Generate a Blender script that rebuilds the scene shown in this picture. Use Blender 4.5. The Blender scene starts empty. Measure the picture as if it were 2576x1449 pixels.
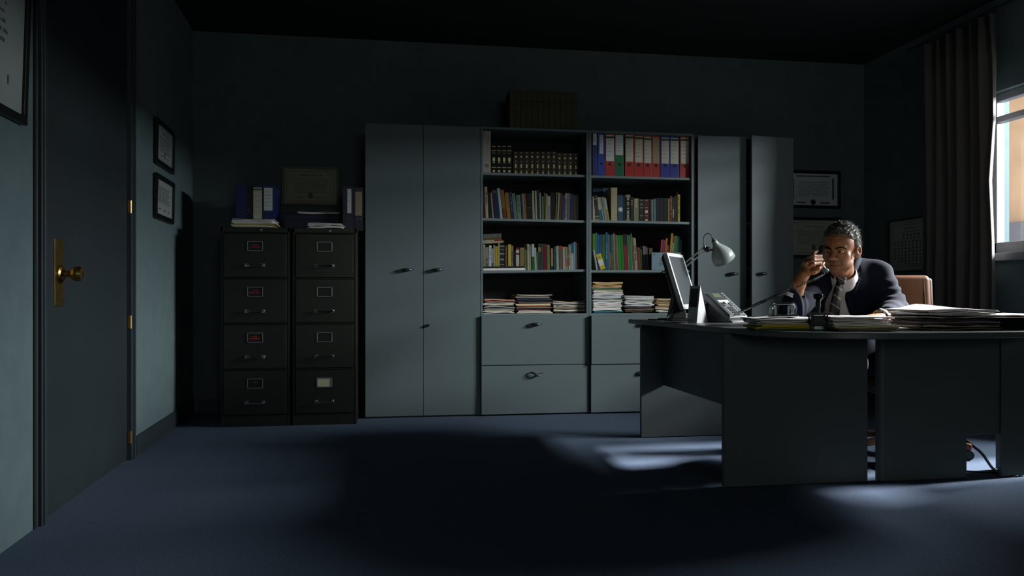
import bpy, bmesh, math, random
import numpy as np
from mathutils import Vector, Matrix

scene = bpy.context.scene
COL = scene.collection
random.seed(7)

# ---------------------------------------------------------------- camera
FPX, HCAM, HOR = 1900.0, 0.876, 744.0
TH = math.atan(FPX / 12450.0)
cam_d = bpy.data.cameras.new('camera')
cam_d.sensor_width = 36.0
cam_d.lens = 36.0 * FPX / 2576.0
cam_d.shift_y = (HOR - 724.5) / 2576.0
cam = bpy.data.objects.new('camera', cam_d)
COL.objects.link(cam)
cam.location = (0, 0, HCAM)
cam.rotation_euler = (math.pi / 2, 0, -TH)
scene.camera = cam

# ---------------------------------------------------------------- light
world = bpy.data.worlds.new('overcast_sky')
scene.world = world
world.use_nodes = True
bg = world.node_tree.nodes['Background']
bg.inputs[0].default_value = (0.95, 0.93, 0.95, 1)
bg.inputs[1].default_value = 1.25

def area(name, loc, target, sx, sy, power, color):
    l = bpy.data.lights.new(name, 'AREA')
    l.shape = 'RECTANGLE'
    l.size, l.size_y, l.energy, l.color = sx, sy, power, color
    o = bpy.data.objects.new(name, l)
    COL.objects.link(o)
    o.location = loc
    o.rotation_euler = (Vector(target) - Vector(loc)).to_track_quat('-Z', 'Y').to_euler()
    return o
# daylight falling through the window in the right-hand wall, plus a weak fill light added behind the camera
area('window_daylight', (6.5, 3.15, 2.58), (0.0, 3.15, 2.58), 3.3, 0.58, 1370, (0.96, 0.99, 1.0))
area('added_rear_fill', (1.3, -5.2, 1.75), (1.3, 0.0, 0.75), 2.1, 1.2, 36, (0.92, 1.0, 0.93))
sun_d = bpy.data.lights.new('hazy_sun', 'SUN')          # low hazy sun shining straight in through the window
sun_d.energy = 25.0
sun_d.angle = 0.13
sun_d.color = (1.0, 0.965, 0.97)
sun = bpy.data.objects.new('hazy_sun', sun_d)
COL.objects.link(sun)
sun.location = (8, 3.8, 5)
sun.rotation_euler = Vector((-1.0, -0.10, -0.67)).to_track_quat('-Z', 'Y').to_euler()

scene.view_settings.view_transform = 'Standard'
scene.view_settings.look = 'None'
scene.view_settings.exposure = 0.0
scene.view_settings.gamma = 1.0
scene.view_settings.use_curve_mapping = False

# ---------------------------------------------------------------- measuring helpers (photo pixel -> point on a known plane)
Fv = np.array([math.sin(TH), math.cos(TH), 0.0])
Rv = np.array([math.cos(TH), -math.sin(TH), 0.0])
Cv = np.array([0, 0, HCAM])
def ray(u, v): return Fv + Rv * (u - 1288) / FPX + np.array([0, 0, (HOR - v) / FPX])
def onZ(u, v, z=0.0): d = ray(u, v); return Cv + d * (z - HCAM) / d[2]
def onY(u, v, y): d = ray(u, v); return Cv + d * y / d[1]
def onX(u, v, x): d = ray(u, v); return Cv + d * x / d[0]
def at(u, v, t): return Cv + ray(u, v) * t

# ---------------------------------------------------------------- materials
def lin(c):
    if isinstance(c, str):
        c = tuple(int(c[i:i + 2], 16) / 255 for i in (0, 2, 4))
    return tuple((x / 12.92 if x <= .04045 else ((x + .055) / 1.055) ** 2.4) for x in c)
_M = {}
def M(name, col, rough=.6, metal=0., noise=0., nscale=60., bump=0., bscale=200., spec=.4, sheen=0., col2=None, stretch=None):
    if name in _M: return _M[name]
    m = bpy.data.materials.new(name); _M[name] = m
    m.use_nodes = True
    nt = m.node_tree; N = nt.nodes; L = nt.links
    b = N['Principled BSDF']
    c = lin(col)
    b.inputs['Base Color'].default_value = (*c, 1)
    b.inputs['Roughness'].default_value = rough
    b.inputs['Metallic'].default_value = metal
    b.inputs['Specular IOR Level'].default_value = spec
    if sheen: b.inputs['Sheen Weight'].default_value = sheen
    if noise or bump:
        tc = N.new('ShaderNodeTexCoord')
        src = tc.outputs['Object']
        if stretch:
            mp = N.new('ShaderNodeMapping'); mp.inputs['Scale'].default_value = stretch
            L.new(src, mp.inputs[0]); src = mp.outputs[0]
    if noise:
        n = N.new('ShaderNodeTexNoise'); n.inputs['Scale'].default_value = nscale; n.inputs['Detail'].default_value = 4
        L.new(src, n.inputs['Vector'])
        r = N.new('ShaderNodeValToRGB')
        d = lin(col2) if col2 else tuple(x * (1 - noise) for x in c)
        e = c if col2 else tuple(min(1, x * (1 + noise)) for x in c)
        r.color_ramp.elements[0].position = .35; r.color_ramp.elements[1].position = .65
        r.color_ramp.elements[0].color = (*d, 1); r.color_ramp.elements[1].color = (*e, 1)
        L.new(n.outputs['Fac'], r.inputs[0]); L.new(r.outputs[0], b.inputs['Base Color'])
    if bump:
        n2 = N.new('ShaderNodeTexNoise'); n2.inputs['Scale'].default_value = bscale; n2.inputs['Detail'].default_value = 3
        L.new(src, n2.inputs['Vector'])
        bp = N.new('ShaderNodeBump'); bp.inputs['Strength'].default_value = bump; bp.inputs['Distance'].default_value = .002
        L.new(n2.outputs['Fac'], bp.inputs['Height']); L.new(bp.outputs[0], b.inputs['Normal'])
    return m

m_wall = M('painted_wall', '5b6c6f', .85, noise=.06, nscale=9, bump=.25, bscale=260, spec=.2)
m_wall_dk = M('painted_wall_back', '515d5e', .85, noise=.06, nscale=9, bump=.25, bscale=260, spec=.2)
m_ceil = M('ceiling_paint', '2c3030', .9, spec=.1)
m_carpet = M('blue_carpet', '546174', .95, noise=.28, nscale=220, bump=.9, bscale=420, spec=.05)
m_trim = M('trim_paint', '2a3337', .5, spec=.4)
m_door = M('door_paint', '222b2f', .5, noise=.06, nscale=6, spec=.4)
m_cab = M('grey_melamine', '5b6769', .55, noise=.07, nscale=420, bump=.05, bscale=500, spec=.35)
m_cab_edge = M('grey_edging', '657072', .5, spec=.35)
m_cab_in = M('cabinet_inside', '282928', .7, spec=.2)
m_desk = M('desk_laminate', '575d5c', .38, noise=.06, nscale=400, spec=.5)
m_desk_panel = M('desk_panel', '4e5555', .5, noise=.06, nscale=400, spec=.35)
m_file = M('dark_green_enamel', '12160f', .38, noise=.05, nscale=12, spec=.5)
m_chrome = M('chrome', 'cfd4d4', .16, 1.0)
m_steel = M('dull_steel', '9aa0a0', .35, 1.0)
m_dsteel = M('dark_steel', '3c4244', .3, .4, spec=.6)
m_brass = M('brass', 'a8884c', .32, 1.0, noise=.15, nscale=30)
m_black = M('black_plastic', '101112', .4)
m_dgrey = M('dark_grey_plastic', '2a2d2f', .45)
m_silver = M('silver_plastic', 'c4c8c8', .4)
m_white = M('white_plastic', 'd8d8d4', .4)
m_paper = M('white_paper', 'dcdad6', .8, noise=.03, nscale=20)
m_cream = M('cream_paper', 'c9c0a4', .8, noise=.05, nscale=20)
m_ink = M('ink', '23262a', .8)
m_frame = M('black_wood_frame', '141414', .35)
m_glassy = M('dark_screen', '15181c', .12, spec=.6)

# ---------------------------------------------------------------- mesh helpers
class MB:
    def __init__(s): s.v = []; s.f = []
    def add(s, vs, fs):
        n = len(s.v); s.v += [tuple(map(float, p)) for p in vs]; s.f += [tuple(i + n for i in q) for q in fs]; return s
    def box(s, x0, x1, y0, y1, z0, z1):
        return s.add([(x0,y0,z0),(x1,y0,z0),(x1,y1,z0),(x0,y1,z0),(x0,y0,z1),(x1,y0,z1),(x1,y1,z1),(x0,y1,z1)],
            [(0,3,2,1),(4,5,6,7),(0,1,5,4),(1,2,6,5),(2,3,7,6),(3,0,4,7)])
    def hexa(s, bot, top):
        return s.add(list(bot) + list(top), [(0,3,2,1),(4,5,6,7),(0,1,5,4),(1,2,6,5),(2,3,7,6),(3,0,4,7)])
    def prism(s, poly, z0, z1):
        n = len(poly)
        return s.add([(x,y,z0) for x,y in poly] + [(x,y,z1) for x,y in poly],
            [tuple(range(n-1,-1,-1)), tuple(range(n,2*n))] + [(i,(i+1)%n,n+(i+1)%n,n+i) for i in range(n)])
    def tube(s, pts, r, n=8, flat=1.0, cap=True):
        pts = [Vector(p) for p in pts]; k = len(pts)
        rr = r if isinstance(r, (list, tuple)) else [r] * k
        vs = []; up = None
        for i in range(k):
            d = (pts[min(i+1,k-1)] - pts[max(i-1,0)]).normalized()
            if up is None:
                up = Vector((0,0,1)) if abs(d.z) < .9 else Vector((1,0,0))
            a = d.cross(up)
            if a.length < 1e-5: a = d.cross(Vector((0,1,0)))
            a.normalize(); b = a.cross(d).normalized(); up = b
            for j in range(n):
                w = 2*math.pi*j/n
                vs.append(pts[i] + a*math.cos(w)*rr[i] + b*math.sin(w)*rr[i]*flat)
        fs = [(i*n+j, i*n+(j+1)%n, (i+1)*n+(j+1)%n, (i+1)*n+j) for i in range(k-1) for j in range(n)]
        if cap: fs += [tuple(range(n-1,-1,-1)), tuple((k-1)*n+j for j in range(n))]
        return s.add(vs, fs)
    def lathe(s, prof, n=24, o=(0,0,0), axis=(0,0,1), cap=True):
        ax = Vector(axis).normalized()
        a = ax.orthogonal().normalized(); b = ax.cross(a)
        o = Vector(o); k = len(prof); vs = []
        for r, h in prof:
            for j in range(n):
                w = 2*math.pi*j/n
                vs.append(o + ax*h + a*math.cos(w)*r + b*math.sin(w)*r)
        fs = [(i*n+j, i*n+(j+1)%n, (i+1)*n+(j+1)%n, (i+1)*n+j) for i in range(k-1) for j in range(n)]
        if cap: fs += [tuple(range(n-1,-1,-1)), tuple((k-1)*n+j for j in range(n))]
        return s.add(vs, fs)
    def quad(s, a, b, c, d): return s.add([a,b,c,d], [(0,1,2,3)])
    def xf(s, m):
        s.v = [tuple(m @ Vector(p)) for p in s.v]; return s
    def mesh(s, name, smooth=False):
        me = bpy.data.meshes.new(name); me.from_pydata(s.v, [], s.f); me.update()
        if smooth: me.polygons.foreach_set('use_smooth', [True]*len(me.polygons))
        return me

def link(name, me, mat, parent=None, loc=(0,0,0), rot=(0,0,0), bevel=0, seg=2, auto=False):
    o = bpy.data.objects.new(name, me); COL.objects.link(o)
    if mat is not None and not me.materials: me.materials.append(mat)
    o.parent = parent; o.location = loc; o.rotation_euler = rot
    if bevel:
        md = o.modifiers.new('bevel', 'BEVEL'); md.width = bevel; md.segments = seg; md.limit_method = 'ANGLE'; md.angle_limit = .6
    return o
def part(name, mb, mat, parent, bevel=0, smooth=False, **k):
    return link(name, mb.mesh(name, smooth), mat, parent, bevel=bevel, **k)
def tag(o, label, cat, group=None):
    o['label'] = label; o['category'] = cat
    if group: o['group'] = group
    return o
def thing(name, label, cat, loc=(0,0,0), rot=(0,0,0), group=None):
    o = bpy.data.objects.new(name, None); COL.objects.link(o)
    o.empty_display_size = .1
    o.location = loc; o.rotation_euler = rot
    return tag(o, label, cat, group)
def struct(name, mb, mat, **k):
    o = part(name, mb, mat, None, **k); o['kind'] = 'structure'; return o
def glyphs(mb, x0, x1, z, h, y, rnd, gap=.35):
    """rows of small printed strokes facing -y"""
    x = x0
    while x < x1:
        w = h * rnd.uniform(.35, .8)
        if rnd.random() < .16: x += h * .7; continue
        if x + w > x1: break
        mb.box(x, x + w, y - .0004, y, z, z + h * rnd.choice((.7, .7, 1)))
        x += w + h * gap
    return mb
ORD = ['first','second','third','fourth','fifth','sixth','seventh','eighth','ninth','tenth','eleventh','twelfth','thirteenth','fourteenth','fifteenth','sixteenth','seventeenth','eighteenth','nineteenth','twentieth']
def nth(i):
    if i < 20: return ORD[i]
    t = {2:'twenty', 3:'thirty'}[(i + 1) // 10]
    r = (i + 1) % 10
    return (t[:-1] + 'ieth') if r == 0 else t + '-' + ORD[r - 1]
# ================================================================ the room
YB = 5.955                      # back wall
XR = 3.965                     # right wall
LWO = Vector((-1.175, 0, 0)); LWR = math.atan(.0558)
LN = np.array([math.cos(LWR), math.sin(LWR), 0]); LT = np.array([-LN[1], LN[0], 0])
def onL(u, v):                 # pixel -> (distance along the left wall, height)
    d = ray(u, v); t = ((np.array(LWO) - Cv) @ LN) / (d @ LN); p = Cv + d * t
    return (p - np.array(LWO)) @ LT, p[2]
Y0 = -4.9; HC = 2.86
struct('floor', MB().box(-1.6, XR + .12, Y0, YB + .1, -.06, 0), m_carpet)
struct('ceiling', MB().box(-1.7, XR + .2, Y0, YB + .1, HC, HC + .1), m_ceil)
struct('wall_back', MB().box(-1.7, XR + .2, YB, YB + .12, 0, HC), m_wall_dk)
w = MB().box(-1.7, .2, Y0 - .12, Y0, 0, HC).box(2.4, XR + .2, Y0 - .12, Y0, 0, HC).box(.2, 2.4, Y0 - .12, Y0, 0, 1.1).box(.2, 2.4, Y0 - .12, Y0, 2.4, HC)
struct('wall_front', w, m_wall)
WY0, WY1, WZ0, WZ1 = 3.10, 4.62, 1.16, 2.24     # window opening
w = MB()
w.box(XR, XR + .2, Y0, WY0, 0, HC); w.box(XR, XR + .2, WY1, YB + .1, 0, HC)
LY0, LY1, LZ0 = 3.31, 3.74, .06                   # unseen glazed panel, added below the window to light the floor
w.box(XR, XR + .2, WY0, LY0, 0, WZ0); w.box(XR, XR + .2, LY1, WY1, 0, WZ0); w.box(XR, XR + .2, LY0, LY1, 0, LZ0); w.box(XR, XR + .2, WY0, WY1, WZ1, HC)
struct('wall_right', w, m_wall)
# left wall, around the doorway (own frame: y along the wall, x into the room)
DS0, DS1, DH = 3.09, 4.40, 2.62
w = MB()
w.box(-.12, 0, Y0, DS0, 0, HC); w.box(-.12, 0, DS1, YB + .2, 0, HC); w.box(-.12, 0, DS0, DS1, DH, HC)
struct('wall_left', w, m_wall, loc=LWO, rot=(0, 0, LWR))
w = MB().box(0, .014, DS1, YB, 0, .098).box(0, .011, DS1, YB, .098, .104)
struct('baseboard_left', w, m_trim, loc=LWO, rot=(0, 0, LWR))
struct('baseboard_right', MB().box(XR - .014, XR, Y0, YB, 0, .1), m_trim)
struct('baseboard_back', MB().box(-1.47, XR - .014, YB - .014, YB, 0, .1), m_trim)
# door with frame, hinges, long brass plate and knob
door = bpy.data.objects.new('door_1', None); COL.objects.link(door); door.location = LWO; door.rotation_euler = (0, 0, LWR); door['kind'] = 'structure'
part('door_leaf', MB().box(-.045, -.004, 3.165, 4.285, .006, DH - .06), m_door, door, bevel=.002)
fr = MB()
fr.box(-.1, .006, 3.09, 3.105, 0, DH); fr.box(-.1, .018, 3.105, 3.160, 0, DH); fr.box(-.1, .024, 3.118, 3.134, 0, DH)
fr.box(-.1, .018, 4.292, 4.365, 0, DH); fr.box(-.1, .026, 4.322, 4.346, 0, DH); fr.box(-.1, .010, 4.365, 4.40, 0, DH)
fr.box(-.1, .018, 3.105, 4.365, DH - .055, DH)
part('door_frame', fr, M('door_frame_paint', '2b353a', .45), door, bevel=.003)
part('frame_shadow_gap', MB().box(-.1, .004, 3.07, 3.09, 0, DH), M('dark_gap', '0c0d0d', .9), door)
part('lock_plate', MB().box(-.004, .000, 3.283, 3.372, .833, 1.106), m_brass, door, bevel=.0015)
kn = MB().lathe([(.036, 0), (.036, .006), (.028, .012), (.014, .016), (.012, .034), (.024, .044), (.031, .058), (.031, .07), (.026, .082), (.0, .084)], 28, (0, 3.338, .966), (1, 0, 0))
part('knob', kn, m_brass, door, smooth=False)
part('key_slot', MB().box(.0835, .085, 3.335, 3.341, .956, .976), m_black, door)
for z in (1.35, .736, .123):
    hg = MB().tube([(.012, 4.289, z - .034), (.012, 4.289, z + .034)], .0075, 10).box(.0, .008, 4.285, 4.293, z - .032, z + .032)
    part('hinge', hg, m_brass, door)

# window in the right wall: frame, transom, panes, sill
win = bpy.data.objects.new('window_1', None); COL.objects.link(win); win['kind'] = 'structure'
m_wframe = M('window_frame', '7b7f86', .45)
fx0, fx1 = XR + .05, XR + .11
f_ = MB()
f_.box(fx0, fx1, WY0, WY1, WZ0, WZ0 + .075); f_.box(fx0, fx1, WY0, WY1, WZ1 - .055, WZ1)
f_.box(fx0, fx1, WY1 - .06, WY1, WZ0, WZ1); f_.box(fx0, fx1, WY0, WY0 + .06, WZ0, WZ1); f_.box(fx0, fx1, 3.68, 3.74, WZ0, WZ1)
part('window_frame', f_, m_wframe, win, bevel=.004)
part('transom', MB().box(fx0 - .006, fx1, WY0, WY1, 2.045, 2.085), m_wframe, win, bevel=.004)
m_pane = bpy.data.materials.new('window_glass'); m_pane.use_nodes = True
nt = m_pane.node_tree; nt.nodes.clear()
o_ = nt.nodes.new('ShaderNodeOutputMaterial'); mx = nt.nodes.new('ShaderNodeMixShader'); tr = nt.nodes.new('ShaderNodeBsdfTransparent'); gl = nt.nodes.new('ShaderNodeBsdfGlossy')
gl.inputs['Roughness'].default_value = .02; tr.inputs[0].default_value = (.96, .97, .97, 1)
mx.inputs[0].default_value = .05; nt.links.new(tr.outputs[0], mx.inputs[1]); nt.links.new(gl.outputs[0], mx.inputs[2]); nt.links.new(mx.outputs[0], o_.inputs[0])
for y0, y1 in ((WY0 + .06, 3.68), (3.74, WY1 - .06)):
    for z0, z1 in ((WZ0 + .075, 2.045), (2.085, WZ1 - .055)):
        part('pane', MB().box(XR + .078, XR + .082, y0, y1, z0, z1), m_pane, win)
part('window_sill', MB().box(XR - .035, XR + .05, LY1, WY1 + .03, WZ0 - .055, WZ0), m_wframe, win, bevel=.006)

win3 = bpy.data.objects.new('added_low_glazing', None); COL.objects.link(win3); win3['kind'] = 'structure'  # unseen low glazing, added so that sun and daylight reach under the desk
f3 = MB().box(fx0, fx1, LY0, LY1, LZ0, LZ0 + .05).box(fx0, fx1, LY0, LY0 + .03, LZ0, WZ0).box(fx0, fx1, LY1 - .03, LY1, LZ0, WZ0)
part('window_frame', f3, m_wframe, win3, bevel=.004)
part('pane', MB().box(XR + .078, XR + .082, LY0 + .03, LY1 - .03, LZ0 + .05, WZ0), m_pane, win3)
win2 = bpy.data.objects.new('added_rear_window', None); COL.objects.link(win2); win2['kind'] = 'structure'  # unseen window, added behind the camera as an opening for the fill light
f2 = MB().box(.2, 2.4, Y0 - .1, Y0 - .04, 1.1, 1.16).box(.2, 2.4, Y0 - .1, Y0 - .04, 2.34, 2.4).box(.2, .26, Y0 - .1, Y0 - .04, 1.16, 2.34).box(2.34, 2.4, Y0 - .1, Y0 - .04, 1.16, 2.34).box(1.27, 1.33, Y0 - .1, Y0 - .04, 1.16, 2.34)
part('window_frame', f2, m_wframe, win2, bevel=.004)
for x0, x1 in ((.26, 1.27), (1.33, 2.34)): part('pane', MB().box(x0, x1, Y0 - .072, Y0 - .068, 1.16, 2.34), m_pane, win2)

# the sunlit building across the street, seen through the window
bld = thing('apartment_building', 'cream and brick apartment building across the street, seen through the window', 'building', (9.0, 8, -3))
part('upper_wall', MB().box(0, .4, -1.5, 9, 4.95, 12), M('cream_render', 'd9b48f', .9, noise=.08, nscale=2), bld)
part('stone_band', MB().box(-.12, .4, -1.5, 9, 4.28, 4.95), M('grey_band', '7d7c86', .9), bld)
part('lower_wall', MB().box(0, .4, -1.5, 9, 0, 4.28), M('pink_brick', 'a8767a', .9, noise=.1, nscale=3), bld)
for k in range(5):
    yy = -1.0 + k * 2.0
    part('pilaster', MB().box(-.08, 0, yy, yy + .35, 4.95, 12), M('cream_trim', 'e2c6a8', .9), bld)

# curtain hanging at the far side of the window
cu = thing('curtain', 'long heavy taupe curtain hanging in folds beside the window', 'curtain', (XR - .1, 4.5, .03))
N_ = 240; vs = []; fs = []
yc0, yc1 = 5.10 - 4.5 + .0, 4.40 - 4.5
levels = [0, .35, .8, 1.2, 1.6, 2.0, 2.4, 2.69]
rnd = random.Random(4)
ph = [rnd.uniform(-.4, .4) for _ in levels]
for li, z in enumerate(levels):
    for i in range(N_ + 1):
        a = i / N_
        y = yc0 + (yc1 - yc0) * a
        amp = .022 + .020 * a + (.004 * math.sin(3 * z))
        x = amp * math.sin(a * 2 * math.pi * 6.5 + ph[li] * .5) + .012 * math.sin(a * 17 + z)
        if a > .9: x -= (a - .9) * .35 + .02 * math.sin(z * 5) * (a - .9) * 10
        vs.append((x, y, z))
for li in range(len(levels) - 1):
    for i in range(N_): 
        q = li * (N_ + 1) + i; fs.append((q, q + 1, q + N_ + 2, q + N_ + 1))
me = bpy.data.meshes.new('cloth'); me.from_pydata(vs, [], fs); me.polygons.foreach_set('use_smooth', [True] * len(fs))
m_curt = M('curtain_cloth', '5a5652', .9, noise=.05, nscale=40, bump=.3, bscale=600, sheen=.2)
o = link('cloth', me, m_curt, cu)
o.modifiers.new('sol', 'SOLIDIFY').thickness = .003
part('curtain_rail', MB().tube([(-.0, .75, 2.72), (-.0, -1.75, 2.72)], .012, 10), m_dsteel, cu)

# ================================================================ framed pictures
def frame(label, w, h, loc, rot, kind, fw=.022, fmat=None, mat_w=0, paper=None, group='framed certificates', cat='certificate', name='framed_certificate', seed=1):
    """local frame: x to the right on the wall, y out of the wall is -y, z up; origin bottom centre"""
    rnd = random.Random(seed)
    t = thing(name, label, cat, loc, rot, group)
    f = MB()
    f.box(-w/2, w/2, -.018, 0, 0, fw); f.box(-w/2, w/2, -.018, 0, h - fw, h); f.box(-w/2, -w/2 + fw, -.018, 0, fw, h - fw); f.box(w/2 - fw, w/2, -.018, 0, fw, h - fw)
    part('frame', f, fmat or m_frame, t, bevel=.002)
    iw, ih = w/2 - fw, h - 2*fw
    if mat_w:
        part('mount', MB().box(-iw, iw, -.007, -.001, fw, fw + ih), M('pale_mount', 'b4bdb2', .8), t)
        p = part('sheet', MB().box(-iw + mat_w, iw - mat_w, -.0085, -.007, fw + mat_w, fw + ih - mat_w), paper or m_paper, t)
        iw -= mat_w; z0 = fw + mat_w; ih -= 2 * mat_w
    else:
        p = part('sheet', MB().box(-iw, iw, -.008, -.001, fw, fw + ih), paper or m_paper, t); z0 = fw
    pr = MB(); y = -.0088
    if kind == 'diploma':
        for a, b, c, d in ((-iw*.92, iw*.92, z0+ih*.06, z0+ih*.07), (-iw*.92, iw*.92, z0+ih*.93, z0+ih*.94), (-iw*.92, -iw*.905, z0+ih*.06, z0+ih*.94), (iw*.905, iw*.92, z0+ih*.06, z0+ih*.94)):
            pr.box(a, b, y - .0004, y, c, d)
        glyphs(pr, -iw*.45, iw*.45, z0+ih*.80, ih*.045, y, rnd)
        for r in range(7):
            q = rnd.uniform(.55, .7) if r else .72
            glyphs(pr, -iw*q, iw*q, z0+ih*(.68 - r*.062), ih*.026, y, rnd)
        for sx in (-.55, .2):
            glyphs(pr, iw*sx, iw*(sx+.35), z0+ih*.16, ih*.03, y, rnd)
    elif kind == 'sealed':
        for r in range(8):
            q = rnd.uniform(.5, .66)
            glyphs(pr, -iw*q, iw*q, z0+ih*(.72 - r*.06), ih*.025, y, rnd)
        for a, b, c, d in ((-iw*.86, -iw*.78, z0+ih*.2, z0+ih*.85), (iw*.78, iw*.86, z0+ih*.2, z0+ih*.85), (-iw*.7, iw*.7, z0+ih*.9, z0+ih*.94), (-iw*.66, -iw*.3, z0+ih*.06, z0+ih*.11), (iw*.3, iw*.66, z0+ih*.06, z0+ih*.11)):
            pr.box(a, b, y - .0004, y, c, d)
    elif kind == 'letter':
        for r in range(9):
            glyphs(pr, -iw*.75, iw*rnd.uniform(.3, .78), z0+ih*(.8 - r*.055), ih*.022, y, rnd)
        for sx in (-.7, -.1, .45): glyphs(pr, iw*sx, iw*(sx+.25), z0+ih*.14, ih*.05, y, rnd)
    elif kind == 'class':
        glyphs(pr, -iw*.4, iw*.4, z0+ih*.87, ih*.03, y, rnd)
        glyphs(pr, -iw*.55, iw*.55, z0+ih*.80, ih*.022, y, rnd)
        for a, b, c, d in ((-iw*.97, iw*.97, z0+ih*.02, z0+ih*.03), (-iw*.97, iw*.97, z0+ih*.97, z0+ih*.98), (-iw*.97, -iw*.96, z0+ih*.02, z0+ih*.98), (iw*.96, iw*.97, z0+ih*.02, z0+ih*.98)):
            pr.box(a, b, y - .0004, y, c, d)
        for zz, xs in ((.66, range(5)), (.505, range(10)), (.355, range(10)), (.205, range(10)), (.07, range(8))):
            xs = list(xs); n = len(xs)
            for k in xs:
                cx = (k - (n - 1) / 2) * iw * .185; cz = z0 + ih * (zz + .05)
                hgt = ih * rnd.uniform(.036, .046); wd = iw * .045
                # hair and shoulders of each oval portrait, printed as flat shapes
                ov = [(cx + wd*math.cos(a)*1.15, y - .0006, cz + hgt*math.sin(a) + hgt*.25) for a in [math.pi*j/8 for j in range(9)]]
                pr.add(ov, [tuple(range(8, -1, -1))])
                sh = [(cx + wd*math.cos(a)*1.2, y - .0006, cz - hgt*1.25 + hgt*.6*math.sin(a)) for a in [math.pi*j/8 for j in range(9)]]
                pr.add(sh, [tuple(range(8, -1, -1))])
                pr.box(cx - wd, cx + wd, y - .0004, y, cz - hgt*1.75, cz - hgt*1.55)
    po = part('printing', pr, M('grey_print', '5a605c', .8), t); po['kind'] = 'stuff'
    if kind == 'sealed':
        s = MB().lathe([(ih*.085, 0), (ih*.085, .001)], 24, (0, y - .001, z0 + ih*.1), (0, -1, 0))
        s.lathe([(ih*.05, 0), (ih*.05, .0016)], 18, (0, y - .001, z0 + ih*.1), (0, -1, 0), True)
        part('seal', s, m_ink, t)
    if kind == 'diploma':
        s = MB().box(-ih*.06, ih*.06, y - .0012, y - .0004, z0 + ih*.14, z0 + ih*.30)
        part('seal', s, M('dull_gold_seal', '6b6236', .6), t)
    part('glass', MB().box(-w/2 + fw, w/2 - fw, -.0125, -.0115, fw, h - fw), m_pane, t)
    return t
# left wall: frames look along +x ; local -y must point into the room (LN)
rotL = (0, 0, LWR + math.pi / 2)
def left_frame(label, s0, s1, z0, z1, kind, seed, tilt=0.03):
    c = np.array(LWO) + LT * (s0 + s1) / 2 + LN * .004
    return frame(label, s1 - s0, z1 - z0, (c[0], c[1], z0), (tilt, 0, rotL[2]), kind, fw=.03, seed=seed, paper=M('dull_paper', 'a0a7a5', .8))
left_frame('large black-framed letter on the left wall, cut off by the picture edge', 2.47, 2.965, 1.49, 2.14, 'letter', 3)
left_frame('upper of two black-framed certificates between the door and the filing cabinets', 4.80, 5.26, 1.675, 1.950, 'diploma', 4, .02)
left_frame('lower of two black-framed certificates between the door and the filing cabinets', 4.79, 5.25, 1.345, 1.615, 'letter', 5, .02)
# back wall, right of the wardrobes
a, b = onY(1975, 428, YB), onY(2112, 526, YB)
frame('black-framed certificate with a round dark seal, above another on the back wall', b[0]-a[0], a[2]-b[2], ((a[0]+b[0])/2, YB-.002, b[2]), (0,0,0), 'sealed', fw=.026, seed=6, paper=M('grey_paper', 'c8cecb', .8))
a, b = onY(1975, 546, YB), onY(2114, 650, YB)
frame("black-framed certificate with a gold seal, behind the man's head", b[0]-a[0], a[2]-b[2], ((a[0]+b[0])/2, YB-.002, b[2]), (0,0,0), 'diploma', fw=.026, seed=7, paper=M('drab_paper', 'bab7aa', .8))
# above the filing cabinets
a, b = onY(709, 418, YB - .02), onY(853, 519, YB - .02)
frame('pale-framed certificate leaning on the wall above the filing cabinets', b[0]-a[0], a[2]-b[2], ((a[0]+b[0])/2, YB-.02, b[2]), (.0,0,0), 'diploma', fw=.018, seed=8, fmat=M('pale_wood_frame', '5c5a48', .5), paper=M('dim_cream', 'b0aa90', .8))
# right wall class photograph: local -y -> -x world
a, b = onX(2240, 560, XR), onX(2348, 680, XR)
frame('framed class photograph with rows of small portraits, on the right wall behind the chair', .53, a[2]-1.063+.01, (XR - .002, a[1] - .265, 1.063), (0, 0, -math.pi/2), 'class', fw=.010, seed=9, mat_w=.026, paper=M('aged_print', 'c2c8b4', .8), cat='class photograph', name='class_photograph', group='framed pictures')
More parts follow.
